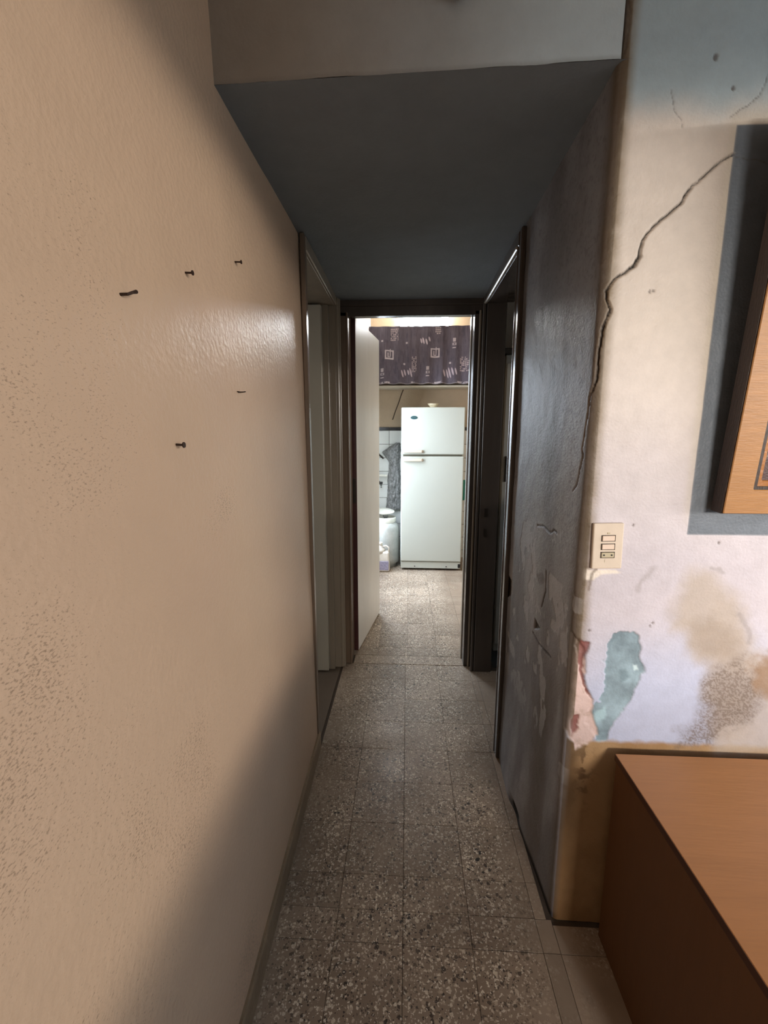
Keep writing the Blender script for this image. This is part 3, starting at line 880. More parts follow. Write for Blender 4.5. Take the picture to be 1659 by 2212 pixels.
# tiles on the kitchen back wall, each its own piece, black border on top
TP = 0.157
tb = bmesh.new(); box(tb, -TP / 2 + .0022, TP / 2 - .0022, -0.004, 0.004, -TP / 2 + .0022, TP / 2 - .0022, 0.0015)
tm = bpy.data.meshes.new('wall_tile'); tb.to_mesh(tm); tb.free(); tm.materials.append(M['white_tile'])
bb = bmesh.new(); box(bb, -TP / 2 + .001, TP / 2 - .001, -0.006, 0.006, -0.0185, 0.0185, 0.002)
bme = bpy.data.meshes.new('border_tile'); bb.to_mesh(bme); bb.free(); bme.materials.append(M['black_tile'])
boxo('grout_bed', M['grout'], kw, -0.42, 0.84, YB + 0.002, YB + 0.006, 0, 1.503)
for i in (-1.5 + k for k in range(0, 8)):
    xc = -0.21 + TP * (i + 0.0) + TP
    if xc > 0.80 or xc - TP / 2 < -0.46:
        continue
    for j in range(10):
        if 0.06 < xc < 0.5:
            continue
        t = bpy.data.objects.new('wall_tile', tm)
        t.location = (xc, YB, 1.503 - TP * (j + 0.5))
        link(t, kw)
    if 0.06 < xc < 0.5:
        continue
    t = bpy.data.objects.new('border_tile', bme)
    t.location = (xc, YB - 0.001, 1.522)
    link(t, kw)

# ================================================================== DOORS
# door_1: left doorway, leaf swung into the left room
d1 = struct(empty('door_1', (-0.41, 2.2, 0)), 'grey door standing open in the left doorway')


def put(name, material, parent, *a, **k):
    """a box given in world coordinates under a parent that has a location"""
    bm = bmesh.new(); box(bm, *a, **k)
    if parent is not None and parent.type == 'EMPTY':
        mw = Matrix.LocRotScale(parent.location, parent.rotation_euler, (1, 1, 1)).inverted()
        bmesh.ops.transform(bm, matrix=mw, verts=bm.verts)
    return obj(name, bm, material, parent)


put('jamb', M['frame_pale'], d1, -0.555, -0.408, 1.823, 1.855, 0, 2.155, bevel=0.003)
put('jamb', M['frame_pale'], d1, -0.555, -0.402, 2.545, 2.585, 0, 2.155, bevel=0.003)
put('jamb_stop', M['frame_pale'], d1, -0.48, -0.44, 2.52, 2.546, 0, 2.15, bevel=0.002)
put('casing', M['frame_mid'], d1, -0.418, -0.399, 1.80, 1.835, 0, 2.21, bevel=0.004)
put('casing', M['frame_pale'], d1, -0.405, -0.386, 2.545, 2.600, 0, 2.20, bevel=0.005)
put('casing_bead', M['frame_pale'], d1, -0.392, -0.378, 2.560, 2.572, 0, 2.20, bevel=0.003)
put('head', M['frame_pale'], d1, -0.555, -0.405, 1.855, 2.545, 2.150, 2.19, bevel=0.003)
put('head_casing', M['frame_pale'], d1, -0.418, -0.395, 1.82, 2.60, 2.152, 2.205, bevel=0.004)
leaf1 = put('door_leaf', M['leaf_grey'], d1, -1.20, -0.472, 2.478, 2.515, 0.012, 2.140, bevel=0.003)
for z_ in (0.3, 1.8):
    put('hinge', M['iron'], leaf1, -0.474, -0.462, 2.48, 2.516, z_, z_ + 0.09, bevel=0.002)

# door_2: right doorway into the unlit room
d2 = struct(empty('door_2', (0.43, 2.2, 0)), 'dark frame of the doorway on the right')
put('jamb', M['frame_dark'], d2, 0.428, 0.565, 1.82, 1.850, 0, 2.155, bevel=0.003)
put('jamb', M['frame_dark'], d2, 0.424, 0.530, 2.535, 2.600, 0, 2.155, bevel=0.003)
put('casing', M['frame_dark'], d2, 0.415, 0.436, 1.79, 1.832, 0, 2.21, bevel=0.005)
put('casing_bead', M['frame_dark'], d2, 0.412, 0.428, 1.832, 1.846, 0, 2.15, bevel=0.004)
put('casing', M['frame_dark'], d2, 0.408, 0.430, 2.55, 2.60, 0, 2.20, bevel=0.005)
put('casing_bead', M['frame_dark'], d2, 0.403, 0.420, 2.536, 2.552, 0, 2.15, bevel=0.004)
put('head', M['frame_dark'], d2, 0.424, 0.565, 1.85, 2.535, 2.150, 2.19, bevel=0.003)
hc = put('head_casing', M['frame_dark'], d2, 0.412, 0.432, 1.82, 2.60, 2.152, 2.205, bevel=0.004)
put('head_bead', M['frame_pale'], d2, 0.408, 0.424, 1.84, 2.56, 2.146, 2.162, bevel=0.004)
for z_ in (0.86, 0.98):
    put('strike_plate', M['iron'], d2, 0.452, 0.470, 2.531, 2.537, z_, z_ + 0.05)

# door_3: kitchen doorway, leaf swung into the kitchen
d3 = struct(empty('door_3', (0.02, 2.66, 0)), 'off-white kitchen door with a maroon edge, swung open')
put('jamb', M['frame_mid'], d3, -0.404, -0.343, 2.598, 2.735, 0, 2.13, bevel=0.003)
put('jamb_bead', M['frame_mid'], d3, -0.352, -0.340, 2.590, 2.602, 0, 2.13, bevel=0.003)
put('jamb', M['frame_dark'], d3, 0.368, 0.424, 2.598, 2.735, 0, 2.13, bevel=0.003)
put('jamb_bead', M['frame_pale'], d3, 0.392, 0.404, 2.588, 2.602, 0, 2.13, bevel=0.003)
put('jamb_stop', M['frame_pale'], d3, 0.362, 0.372, 2.69, 2.735, 0, 2.12, bevel=0.002)
put('head', M['frame_dark'], d3, -0.404, 0.424, 2.598, 2.650, 2.108, 2.165, bevel=0.003)
put('head_rebate', M['frame_dark'], d3, -0.404, 0.424, 2.651, 2.735, 2.145, 2.188, bevel=0.003)
put('head_casing', M['frame_dark'], d3, -0.404, 0.424, 2.585, 2.62, 2.158, 2.20, bevel=0.004)
ang3 = math.atan2(3.408 - 2.751, -0.216 + 0.316)
L3 = empty('door_leaf', (0, 0, 0))
leaf_len = math.hypot(3.408 - 2.751, 0.1)
bm = bmesh.new(); box(bm, 0.0, leaf_len, 0.0, 0.036, 0.012, 2.142, bevel=0.002)
for f in bm.faces:
    f.material_index = 0
bpy.data.objects.remove(L3)
ml = Matrix.Translation((-0.316, 2.751, 0)) @ Matrix.Rotation(ang3, 4, 'Z')
to_local = Matrix.Translation((-0.02, -2.66, 0))
bmesh.ops.transform(bm, matrix=to_local @ ml, verts=bm.verts)
leaf3 = obj('door_leaf', bm, M['leaf_white'], d3)
bm = bmesh.new(); box(bm, -0.004, 0.0005, 0.001, 0.036, 0.012, 2.142)
bmesh.ops.transform(bm, matrix=to_local @ ml, verts=bm.verts)
obj('leaf_edge', bm, M['leaf_edge'], leaf3)['label'] = 'maroon painted edge of the kitchen door'
for z_ in (0.25, 1.05, 1.95):
    bm = bmesh.new()
    box(bm, -0.006, 0.0, 0.036, 0.056, z_, z_ + 0.09, bevel=0.002)
    bmesh.ops.transform(bm, matrix=to_local @ ml, verts=bm.verts)
    obj('hinge', bm, M['iron'], leaf3)
bm = bmesh.new(); box(bm, -0.007, -0.003, 0.006, 0.026, 1.02, 1.18)
bmesh.ops.transform(bm, matrix=to_local @ ml, verts=bm.verts)

obj('lock_plate', bm, M['iron'], leaf3)

# cupboard panel and hanging cloth in the unlit right room
cb = thing('cupboard', 'dim grey cupboard inside the unlit room through the right doorway', 'cupboard', (0.95, 3.0, 0))
bm = bmesh.new(); box(bm, -0.36, 0.36, -0.18, 0.25, 0.0, 1.93, bevel=0.004); obj('carcass', bm, M['leaf_dark'], cb)
for s in (-1, 1):
    bm = bmesh.new(); box(bm, -0.178 + 0.18 * s, 0.178 + 0.18 * s, -0.20, -0.181, 0.06, 1.88, bevel=0.004)
    dd = obj('door', bm, M['leaf_dark'], cb)
    bm = bmesh.new(); box(bm, -0.006 + 0.03 * s, 0.006 + 0.03 * s, -0.222, -0.201, 0.95, 1.08, bevel=0.004)
    obj('handle', bm, M['iron'], dd)
bm = bmesh.new(); box(bm, -0.345, -0.315, -0.207, -0.201, 1.16, 1.32, bevel=0.002); lk = obj('lock_plate', bm, M['iron'], cb)
bm = bmesh.new(); tube(bm, [(-0.33, -0.205, 1.29), (-0.33, -0.245, 1.29), (-0.32, -0.25, 1.292), (-0.26, -0.25, 1.275)], [0.011, 0.011, 0.012, 0.010], 10); obj('lever', bm, M['iron'], lk, True)
bm = bmesh.new(); box(bm, -0.38, 0.38, -0.21, 0.26, 1.931, 1.965, bevel=0.006); obj('cornice', bm, M['frame_dark'], cb)
cb.location = (0.955, 2.99, 0)

# ================================================================== KITCHEN THINGS
# fridge
fr = thing('fridge', 'white two-door fridge freezer standing against the kitchen back wall', 'fridge', (0.262, 4.59, 0), (0, 0, R(-0.5)))
HWF = 0.325
bm = bmesh.new(); box(bm, -HWF, HWF, 0.055, 0.54, 0.03, 1.725, bevel=0.008, segs=2); obj('body', bm, M['fridge'], fr)
bm = bmesh.new(); box(bm, -HWF, HWF, 0.0, 0.05, 1.252, 1.73, bevel=0.010, segs=3); fz_ = obj('freezer_door', bm, M['fridge'], fr)
bm = bmesh.new(); box(bm, -HWF, HWF, 0.0, 0.05, 0.102, 1.232, bevel=0.010, segs=3); fd_ = obj('fridge_door', bm, M['fridge'], fr)
bm = bmesh.new(); box(bm, -HWF + .02, HWF - .02, 0.012, 0.056, 1.231, 1.253); obj('door_gap', bm, M['gasket'], fr)
bm = bmesh.new(); box(bm, -HWF + .005, HWF - .005, 0.012, 0.055, 0.022, 0.096, bevel=0.004); kp = obj('kick_plate', bm, M['fridge'], fr)
for sx_ in (-0.17, 0.17):
    bm = bmesh.new(); lathe(bm, [(0.006, 0), (0.006, 0.004)], 0, 0, 0, 10)
    bmesh.ops.transform(bm, matrix=Matrix.Translation((sx_, 0.013, 0.045)) @ Matrix.Rotation(R(90), 4, 'X'), verts=bm.verts)
    obj('screw', bm, M['black'], kp)
for par, z_ in ((fz_, 1.284), (fd_, 1.196)):
    bm = bmesh.new()
    sg = 1 if par is fz_ else -1
    prof = [(-0.312, -0.004), (-0.300, -0.030), (-0.110, -0.030), (-0.090, -0.004)]
    vs0 = [bm.verts.new((x, y, z_ - 0.014)) for x, y in prof]; vs1 = [bm.verts.new((x, y, z_ + 0.014)) for x, y in prof]
    bm.faces.new(vs0); bm.faces.new(vs1[::-1])
    for k in range(4):
        bm.faces.new((vs0[k], vs0[(k + 1) % 4], vs1[(k + 1) % 4], vs1[k]))
    bmesh.ops.bevel(bm, geom=list(bm.edges), offset=0.004, segments=2, affect='EDGES')
    obj('handle', bm, M['fridge_trim'], par)['label'] = 'yellowed plastic grip'
bm = bmesh.new()
lathe(bm, [(0.0, 0), (0.036, 0), (0.036, 0.003), (0.033, 0.004), (0.0, 0.0045)], 0, 0, 0, 32, cap=False)
bmesh.ops.remove_doubles(bm, verts=bm.verts, dist=1e-6)
mt_ = Matrix.Translation((-0.195, -0.0005, 1.627)) @ Matrix.Rotation(R(90), 4, 'X') @ Matrix.Diagonal((1, 0.46, 1, 1))
bmesh.ops.transform(bm, matrix=mt_, verts=bm.verts)
bd_ = obj('badge', bm, M['badge'], fz_); bd_['label'] = 'small dark teal oval badge'
bm = bmesh.new()                     # worn light lettering band: too small to read
for k in range(7):
    xk = -0.217 + k * 0.0074
    box(bm, xk - 0.0026, xk + 0.0026, -0.0064, -0.0046, 1.6235 + (k % 3) * 0.0008, 1.6310 - (k % 2) * 0.0014)
lt_ = obj('lettering', bm, M['badge_rim'], fz_); lt_['kind'] = 'stuff'
for sx_ in (-0.28, 0.28):
    bm = bmesh.new(); lathe(bm, [(0.018, 0), (0.018, 0.03)], sx_, 0.09, 0.0, 14); obj('foot', bm, M['black'], fr)
bm = bmesh.new(); box(bm, 0.294, 0.322, 0.002, 0.03, 0.035, 0.075, bevel=0.003); obj('hinge', bm, M['black'], fr)

# bowl on the fridge
bw = bmesh.new()
lathe(bw, [(0.030, 0.0), (0.034, 0.004), (0.030, 0.012), (0.044, 0.030), (0.064, 0.052), (0.061, 0.0525), (0.041, 0.033), (0.0, 0.020)], 0, 0, 0, 32, cap=False)
bo = obj('bowl', bw, M['cream_pot'], None, True); bo.location = (0.272, 4.78, 1.7255)
tag(bo, 'small flared cream bowl standing on top of the white fridge', 'bowl')

# shelf with printed curtain
sh = thing('shelf', 'pale wooden shelf high on the kitchen wall, hidden behind the printed curtain', 'shelf', (0.2, 4.98, 2.56))
bm = bmesh.new(); box(bm, -0.615, 0.62, -0.10, 0.166, -0.012, 0.012, bevel=0.003); obj('board', bm, M['shelf'], sh)
bm = bmesh.new(); box(bm, -0.615, 0.62, -0.08, 0.166, -0.60, -0.58, bevel=0.003); obj('board', bm, M['shelf'], sh)
for sx_ in (-0.60, 0.605):
    bm = bmesh.new(); box(bm, sx_ - 0.012, sx_ + 0.012, -0.075, 0.166, -0.58, -0.012); obj('side', bm, M['shelf'], sh)
cw, ch = 1.235, 0.585
nu_, nv_ = 420, 200
U, V = np.meshgrid(np.linspace(0, cw, nu_), np.linspace(0, ch, nv_))
fold = 0.015 * np.sin(U * 42 + 2.0 * fbm(U * 3, V * 1.5, 121)) * (0.5 + 0.5 * fbm(U * 5, V * 0.5, 122)) * (0.55 + 0.45 * (1 - V / ch))
deep = -0.012 * np.exp(-((U - 0.415 - 0.02 * (1 - V / ch)) / 0.022) ** 2) - 0.008 * np.exp(-((U - 0.78) / 0.02) ** 2) + 0.010 * np.exp(-((U - 0.455) / 0.03) ** 2)
CYy = 4.868 - fold - deep * -1.0
kc = lin(100, 92, 101) * (1 + (fbm(U * 90, V * 12, 123)[..., None] - 0.5) * 0.45 + (fbm(U * 20, V * 20, 124)[..., None] - 0.5) * 0.2)
lightc = lin(206, 192, 196); darkc = lin(66, 60, 72)
kc = over(kc, sstep(0.60, 0.74, fbm(U * 60, V * 16, 125)) * 0.35, darkc)


def rectm(u0, u1, v0, v1, s=0.002):
    return sstep(u0 - s, u0 + s, U) * sstep(u1 + s, u1 - s, U) * sstep(v0 - s, v0 + s, V) * sstep(v1 + s, v1 - s, V)


rng = random.Random(7)


def squares(u, v, s):
    """square outline with a hooked stroke inside"""
    global kc
    m = rectm(u - s, u + s, v - s, v + s) - rectm(u - s + .014, u + s - .014, v - s + .016, v + s - .012)
    m = np.maximum(m, rectm(u - .018, u - .008, v - .024, v + .022))
    m = np.maximum(m, rectm(u + .006, u + .014, v - .016, v + s + .012))
    m = np.maximum(m, rectm(u - .018, u + .012, v - .026, v - .018))
    kc = over(kc, np.clip(m, 0, 1) * (0.65 + 0.3 * fbm(U * 80, V * 80, 126)), lightc)


def script(u, v, w, h, rows):
    """block of broken dashes, like a printed text texture"""
    global kc
    for r0 in range(rows):
        vv = v + h * (r0 + 0.5) / rows
        k = u
        while k < u + w:
            d = rng.uniform(.004, .014)
            if rng.random() < .75:
                kc = over(kc, rectm(k, min(k + d, u + w), vv - h / rows * .32, vv + h / rows * .30, .0015) * .8, lin(204, 184, 184))
            k += d + rng.uniform(.003, .007)


def leaves(u, v, n, h):
    global kc
    for k in range(n):
        uu = u + k * 0.030 + rng.uniform(-.004, .004); vv = v + rng.uniform(-.018, .018); hh = h * rng.uniform(.6, 1.1)
        e = ((U - uu + (V - vv) * .25) / .009) ** 2 + ((V - vv) / (hh / 2)) ** 2
        kc = over(kc, sstep(1.2, .7, e) * .8, lin(206, 188, 196))


# positions on the cloth measured from its left lower corner (metres)
for (u, v) in ((0.215, 0.300), (0.700, 0.315)):
    squares(u, v, 0.047)
script(0.455, 0.115, 0.05, 0.165, 10)
script(0.965, 0.125, 0.105, 0.155, 8)
script(0.23, 0.44, 0.08, 0.125, 7)
script(0.70, 0.50, 0.06, 0.075, 4)
leaves(0.355, 0.105, 4, 0.09); leaves(0.80, 0.115, 5, 0.10); leaves(0.55, 0.44, 4, 0.08); leaves(1.07, 0.43, 4, 0.10); leaves(0.02, 0.15, 2, 0.08)
for (u, v) in ((0.605, 0.115), (0.88, 0.40), (0.12, 0.10)):
    m = np.maximum(rectm(u, u + .036, v - .04, v - .03), rectm(u + .004, u + .034, v + .025, v + .062))
    m = np.maximum(m, rectm(u, u + .040, v - .01, v + .014) - rectm(u + .01, u + .030, v - .004, v + .008))
    kc = over(kc, np.clip(m, 0, 1) * .75, lightc)
for (u, v) in ((0.375, 0.205), (0.86, 0.215), (0.40, 0.42), (0.14, 0.44), (1.14, 0.08)):
    kc = over(kc, rectm(u - .010, u + .010, v - .009, v + .009) * .8, lightc)
for (u, w) in ((0.06, .05), (0.12, .10), (0.45, .04), (0.68, .09), (0.94, .11)):
    kc = over(kc, rectm(u, u + w, 0.002, 0.022, .004) * sstep(.4, .6, fbm(U * 70, V * 70, 128)) * .8, lightc)
kc = over(kc, sstep(0.010, 0.006, V) * 0.6, lin(176, 166, 168))
CZz = 1.992 + V * 1.0 + 0.004 * np.sin(U * 42) * (1 - V / ch)
cur = np_mesh('curtain', np.stack([U - 0.415, CYy, CZz], -1).reshape(-1, 3), grid_quads(nu_, nv_), M['curtain'], None, kc.reshape(-1, 3))
sol = cur.modifiers.new('thickness', 'SOLIDIFY'); sol.thickness = 0.002
tag(cur, 'grey-mauve curtain printed with pale squares and scribbles, hung in front of the kitchen shelf', 'curtain')

# lamp
lp = thing('wall_lamp', 'glaring white strip lamp on the kitchen wall above the curtain', 'lamp', (0.170, YB, 2.66))
bm = bmesh.new(); box(bm, -0.25, 0.25, -0.0325, 0.005, -0.06, 0.06, bevel=0.006); obj('base', bm, M['lamp_body'], lp)
bm = bmesh.new(); box(bm, -0.265, 0.265, -0.105, -0.033, -0.078, 0.078, bevel=0.034, segs=6); obj('diffuser', bm, M['tube'], lp, True)
for s in (-1, 1):
    bm = bmesh.new(); box(bm, 0.262 * s - 0.010, 0.262 * s + 0.010, -0.085, -0.03, -0.045, 0.045, bevel=0.006); obj('end_cap', bm, M['lamp_body'], lp)

# cord down the wall
bm = bmesh.new(); tube(bm, [(-0.045, 5.148, 1.975), (-0.075, 5.148, 1.90), (-0.105, 5.148, 1.81), (-0.14, 5.148, 1.72), (-0.172, 5.148, 1.625)], 0.005, 8)
tag(obj('cable', bm, M['cable'], None, True), 'thin brown cable slanting down the beige wall under the curtain', 'cable')

# gas bottle
gb = thing('gas_bottle', 'grey-white gas bottle standing on the floor between door and fridge', 'gas bottle', (-0.235, 4.80, 0))
bm = bmesh.new()
lathe(bm, [(0.118, 0.0), (0.120, 0.03), (0.150, 0.05), (0.152, 0.10), (0.152, 0.40), (0.148, 0.44), (0.132, 0.475), (0.10, 0.50), (0.05, 0.512), (0.0, 0.515)], 0, 0, 0, 40, cap=False)
obj('body', bm, M['gas'], gb, True)
bm = bmesh.new()
lathe(bm, [(0.105, 0.490), (0.112, 0.50), (0.115, 0.545), (0.110, 0.555), (0.104, 0.545), (0.100, 0.50)], 0, 0, 0, 32, cap=False); obj('collar', bm, M['gas_collar'], gb, True)
bm = bmesh.new(); lathe(bm, [(0.02, 0.505), (0.02, 0.55), (0.03, 0.552), (0.03, 0.575), (0.0, 0.58)], 0, 0, 0, 16, cap=False); obj('valve', bm, M['chrome'], gb, True)
# plate resting on the collar
bm = bmesh.new()
lathe(bm, [(0.0, 0.0), (0.07, 0.0), (0.085, 0.008), (0.125, 0.028), (0.124, 0.032), (0.085, 0.014), (0.0, 0.008)], 0, 0, 0, 32, cap=False)
pl = obj('plate', bm, M['gas_collar'], None, True); pl.location = (-0.262, 4.80, 0.592); pl.rotation_euler = (R(6), R(4), 0)
tag(pl, 'white plate lying on top of the grey gas bottle', 'plate')

# jug in front of the bottle
jg = thing('jug', 'milky plastic jug with a lilac label in front of the gas bottle', 'jug', (-0.262, 4.575, 0))
bm = bmesh.new(); box(bm, -0.085, 0.085, -0.06, 0.06, 0.0, 0.22, bevel=0.022, segs=3)
for v in bm.verts:
    if v.co.z > 0.15:
        v.co.x = v.co.x * 0.92; v.co.y *= 0.92
obj('body', bm, M['jug'], jg, True)
bm = bmesh.new(); lathe(bm, [(0.062, 0.205), (0.05, 0.245), (0.026, 0.265), (0.022, 0.29)], -0.02, 0, 0, 20); obj('neck', bm, M['jug'], jg, True)
bm = bmesh.new(); lathe(bm, [(0.025, 0.286), (0.025, 0.312), (0.022, 0.315)], -0.02, 0, 0, 20); obj('cap', bm, M['gas_collar'], jg, True)
bm = bmesh.new(); tube(bm, [(0.005, 0, 0.268), (0.045, 0, 0.275), (0.072, 0, 0.255), (0.074, 0, 0.21)], 0.010, 8); obj('handle', bm, M['jug'], jg, True)
bm = bmesh.new(); box(bm, -0.074, 0.074, -0.0625, -0.0575, 0.02, 0.12, bevel=0.001); obj('label', bm, M['jug_label'], jg)

# crumpled plastic sheet on the tiles
nu2, nv2 = 60, 110
u2, v2 = np.meshgrid(np.linspace(-1, 1, nu2), np.linspace(0, 1, nv2))
zl = 1.365 - 0.78 * v2
ctr = np.interp(v2, [0, .06, .15, .28, .5, 1.0], [-0.110, -0.145, -0.185, -0.15, -0.15, -0.155])
hw2 = np.interp(v2, [0, .06, .13, .20, .30, .5, 1.0], [0.02, 0.065, 0.105, 0.085, 0.060, 0.070, 0.085])
crn = fbm(u2 * 3 + 9, v2 * 11, 131, 4)
X2 = ctr + u2 * hw2 * (0.85 + 0.3 * fbm(v2 * 14, u2 * 0 + np.sign(u2) * 3, 132))
Y2 = 5.135 - 0.05 * (1 - u2 ** 2) * (0.3 + 1.1 * crn)
ps = np_mesh('plastic_sheet', np.stack([X2, Y2, zl], -1).reshape(-1, 3), grid_quads(nu2, nv2), M['plastic_sheet'], None, None)
sol = ps.modifiers.new('thickness', 'SOLIDIFY'); sol.thickness = 0.002
tag(ps, 'crumpled grey plastic sheet hanging on the tiles left of the fridge', 'plastic sheet')

# taps on the tiled wall
for k, (x, z, lab) in enumerate(((-0.345, 1.235, 'upper dark tap spout on the white tiles beside the open kitchen door'), (-0.335, 0.90, 'lower black-handled tap on the white tiles above the gas bottle'))):
    tp = thing('wall_tap', lab, 'tap', (x, YB - 0.006, z))
    bm = bmesh.new(); lathe(bm, [(0.022, 0), (0.022, 0.006), (0.012, 0.010), (0.011, 0.05)], 0, 0, 0, 18)
    bmesh.ops.transform(bm, matrix=Matrix.Rotation(R(90), 4, 'X'), verts=bm.verts); obj('flange', bm, M['chrome'], tp, True)
    if k == 0:
        bm = bmesh.new(); tube(bm, [(0, -0.045, 0), (0.02, -0.055, -0.008), (0.05, -0.06, -0.032), (0.072, -0.06, -0.052)], [0.012, 0.012, 0.011, 0.010], 10); obj('spout', bm, M['iron'], tp, True)
    else:
        bm = bmesh.new(); box(bm, -0.03, 0.052, -0.075, -0.05, -0.012, 0.014, bevel=0.006, segs=2); obj('handle', bm, M['black'], tp)
        bm = bmesh.new(); tube(bm, [(0.025, -0.045, 0.0), (0.035, -0.06, -0.03), (0.035, -0.06, -0.055)], 0.011, 10); obj('spout', bm, M['chrome'], tp, True)
bm = bmesh.new(); box(bm, -0.075, 0.085, -0.085, 0.0, -0.008, 0.0, bevel=0.002)
rk = bmesh.new()
wsh = thing('soap_shelf', 'narrow white soap shelf on the tiles between the two taps', 'shelf', (-0.315, YB - 0.006, 0.985))
obj('tray', bm, M['gas_collar'], wsh)
rk.free()
bm = bmesh.new(); box(bm, -0.075, 0.085, -0.088, -0.082, -0.006, 0.016, bevel=0.002); obj('lip', bm, M['gas_collar'], wsh)

# teal cloth
nu3, nv3 = 20, 24
u3, v3 = np.meshgrid(np.linspace(0, 0.12, nu3), np.linspace(0, 0.24, nv3))
tc_ = np_mesh('cloth', np.stack([0.635 + u3, 5.132 - 0.008 * np.sin(u3 * 130) * (1 - v3 * 1.5), 0.695 + v3], -1).reshape(-1, 3), grid_quads(nu3, nv3), M['teal_cloth'])
sol = tc_.modifiers.new('thickness', 'SOLIDIFY'); sol.thickness = 0.003
tag(tc_, 'teal cloth hanging on the tiles right of the fridge', 'cloth')

# ================================================================== FRONT ROOM THINGS
# low cabinet
cbX0, cbX1, cbY0, cbY1, cbH = 0.572, 1.72, 0.50, 1.088, 0.598
ca = thing('cabinet', 'low cabinet with an orange wood top and dark brown side below the picture', 'cabinet', ((cbX0 + cbX1) / 2, (cbY0 + cbY1) / 2, 0))


def cbx(name, material, x0, x1, y0, y1, z0, z1, par=ca, bevel=0.0):
    bm = bmesh.new(); box(bm, x0 - ca.location.x, x1 - ca.location.x, y0 - ca.location.y, y1 - ca.location.y, z0, z1, bevel)
    return obj(name, bm, material, par)


cbx('top', M['wood_top'], cbX0, cbX1, cbY0, cbY1, cbH - 0.018, cbH, bevel=0.001)['label'] = 'orange wood-grain laminate top'
cbx('side_panel', M['wood_side'], cbX0 + 0.003, cbX0 + 0.021, cbY0 + 0.01, cbY1 - 0.002, 0.0, cbH - 0.0185)
cbx('side_panel', M['wood_side'], cbX1 - 0.021, cbX1 - 0.003, cbY0 + 0.01, cbY1 - 0.002, 0.0, cbH - 0.0185)
cbx('back_panel', M['wood_side'], cbX0 + 0.022, cbX1 - 0.022, cbY1 - 0.012, cbY1 - 0.004, 0.02, cbH - 0.0185)
cbx('bottom_panel', M['wood_side'], cbX0 + 0.022, cbX1 - 0.022, cbY0 + 0.03, cbY1 - 0.013, 0.06, 0.078)
cbx('plinth', M['edge_strip'], cbX0 + 0.022, cbX1 - 0.022, cbY0 + 0.05, cbY0 + 0.066, 0.0, 0.0595)
cbx('edge_strip', M['edge_strip'], cbX0 - 0.0012, cbX0 - 0.0001, cbY0, cbY1, cbH - 0.018, cbH - 0.001)
for k in range(2):
    xa = cbX0 + 0.004 + k * (cbX1 - cbX0 - 0.008) / 2
    dr = cbx('door', M['wood_top'], xa, xa + (cbX1 - cbX0 - 0.008) / 2 - 0.003, cbY0 - 0.008, cbY0 + 0.009, 0.062, cbH - 0.021, bevel=0.001)
    xk = xa + (0.52 if k == 0 else 0.045)
    bm = bmesh.new(); lathe(bm, [(0.006, 0), (0.006, 0.012), (0.013, 0.016), (0.013, 0.022), (0.0, 0.026)], 0, 0, 0, 16, cap=False)
    bmesh.ops.transform(bm, matrix=Matrix.Translation((xk - ca.location.x, cbY0 - 0.008 - ca.location.y, 0.42)) @ Matrix.Rotation(R(90), 4, 'X'), verts=bm.verts)
    obj('knob', bm, M['iron'], dr, True)

# picture leaning out from the wall
pc = thing('picture', 'framed painting in a pine frame leaning out from the cracked wall', 'picture', (0.751, 1.108, 1.268), (R(4.6), 0, 0))
PW, PH, PD = 0.62, 0.86, 0.038
FW = 0.058


def ring(bm, x0, x1, z0, z1, w, y0, y1):
    """mitred rectangular frame"""
    o_ = [(x0, z0), (x1, z0), (x1, z1), (x0, z1)]; i_ = [(x0 + w, z0 + w), (x1 - w, z0 + w), (x1 - w, z1 - w), (x0 + w, z1 - w)]
    A = [bm.verts.new((x, y0, z)) for x, z in o_]; B = [bm.verts.new((x, y0, z)) for x, z in i_]
    C_ = [bm.verts.new((x, y1, z)) for x, z in o_]; D_ = [bm.verts.new((x, y1, z)) for x, z in i_]
    for k in range(4):
        j = (k + 1) % 4
        bm.faces.new((A[k], A[j], B[j], B[k])); bm.faces.new((C_[k], D_[k], D_[j], C_[j]))
        bm.faces.new((A[k], C_[k], C_[j], A[j])); bm.faces.new((B[k], B[j], D_[j], D_[k]))


bm = bmesh.new(); ring(bm, 0, PW, 0, PH, 0.012, -PD + 0.001, 0.0); obj('frame_side', bm, M['frame_side'], pc)
bm = bmesh.new(); ring(bm, 0.0015, PW - 0.0015, 0.0015, PH - 0.0015, FW, -PD - 0.004, -PD + 0.0005); bmesh.ops.bevel(bm, geom=list(bm.edges), offset=0.0015, segments=1, affect='EDGES'); obj('frame', bm, M['frame_wood'], pc)
bm = bmesh.new(); ring(bm, FW, PW - FW, FW, PH - FW, 0.009, -PD - 0.002, -PD + 0.014); obj('moulding', bm, M['frame_side'], pc)
bm = bmesh.new(); ring(bm, FW + 0.004, PW - FW - 0.004, FW + 0.004, PH - FW - 0.004, 0.018, -PD + 0.004, -PD + 0.018); bmesh.ops.bevel(bm, geom=list(bm.edges), offset=0.002, segments=1, affect='EDGES'); obj('slip', bm, M['frame_gilt'], pc)
au, av = np.meshgrid(np.linspace(FW + .012, PW - FW - .012, 90), np.linspace(FW + .012, PH - FW - .012, 130))
hor = 0.185 + 0.03 * fbm(au * 6, av * 0, 141)
gold = lin(206, 152, 88) * (0.8 + 0.4 * fbm(au * 5, av * 9, 142)[..., None])
dark = lin(74, 50, 46) * (0.7 + 0.6 * fbm(au * 16, av * 22, 143)[..., None])
ac = over(gold, sstep(hor + .012, hor - .012, av), [0, 0, 0]) + dark * sstep(hor + .012, hor - .012, av)[..., None]
ac = over(ac, line_mask([(0.085, 0.135), (0.115, 0.142), (0.15, 0.128), (0.20, 0.15)], au, av, 0.0022, 0.002, 0.006, 60, 144) * .7, lin(176, 160, 150))
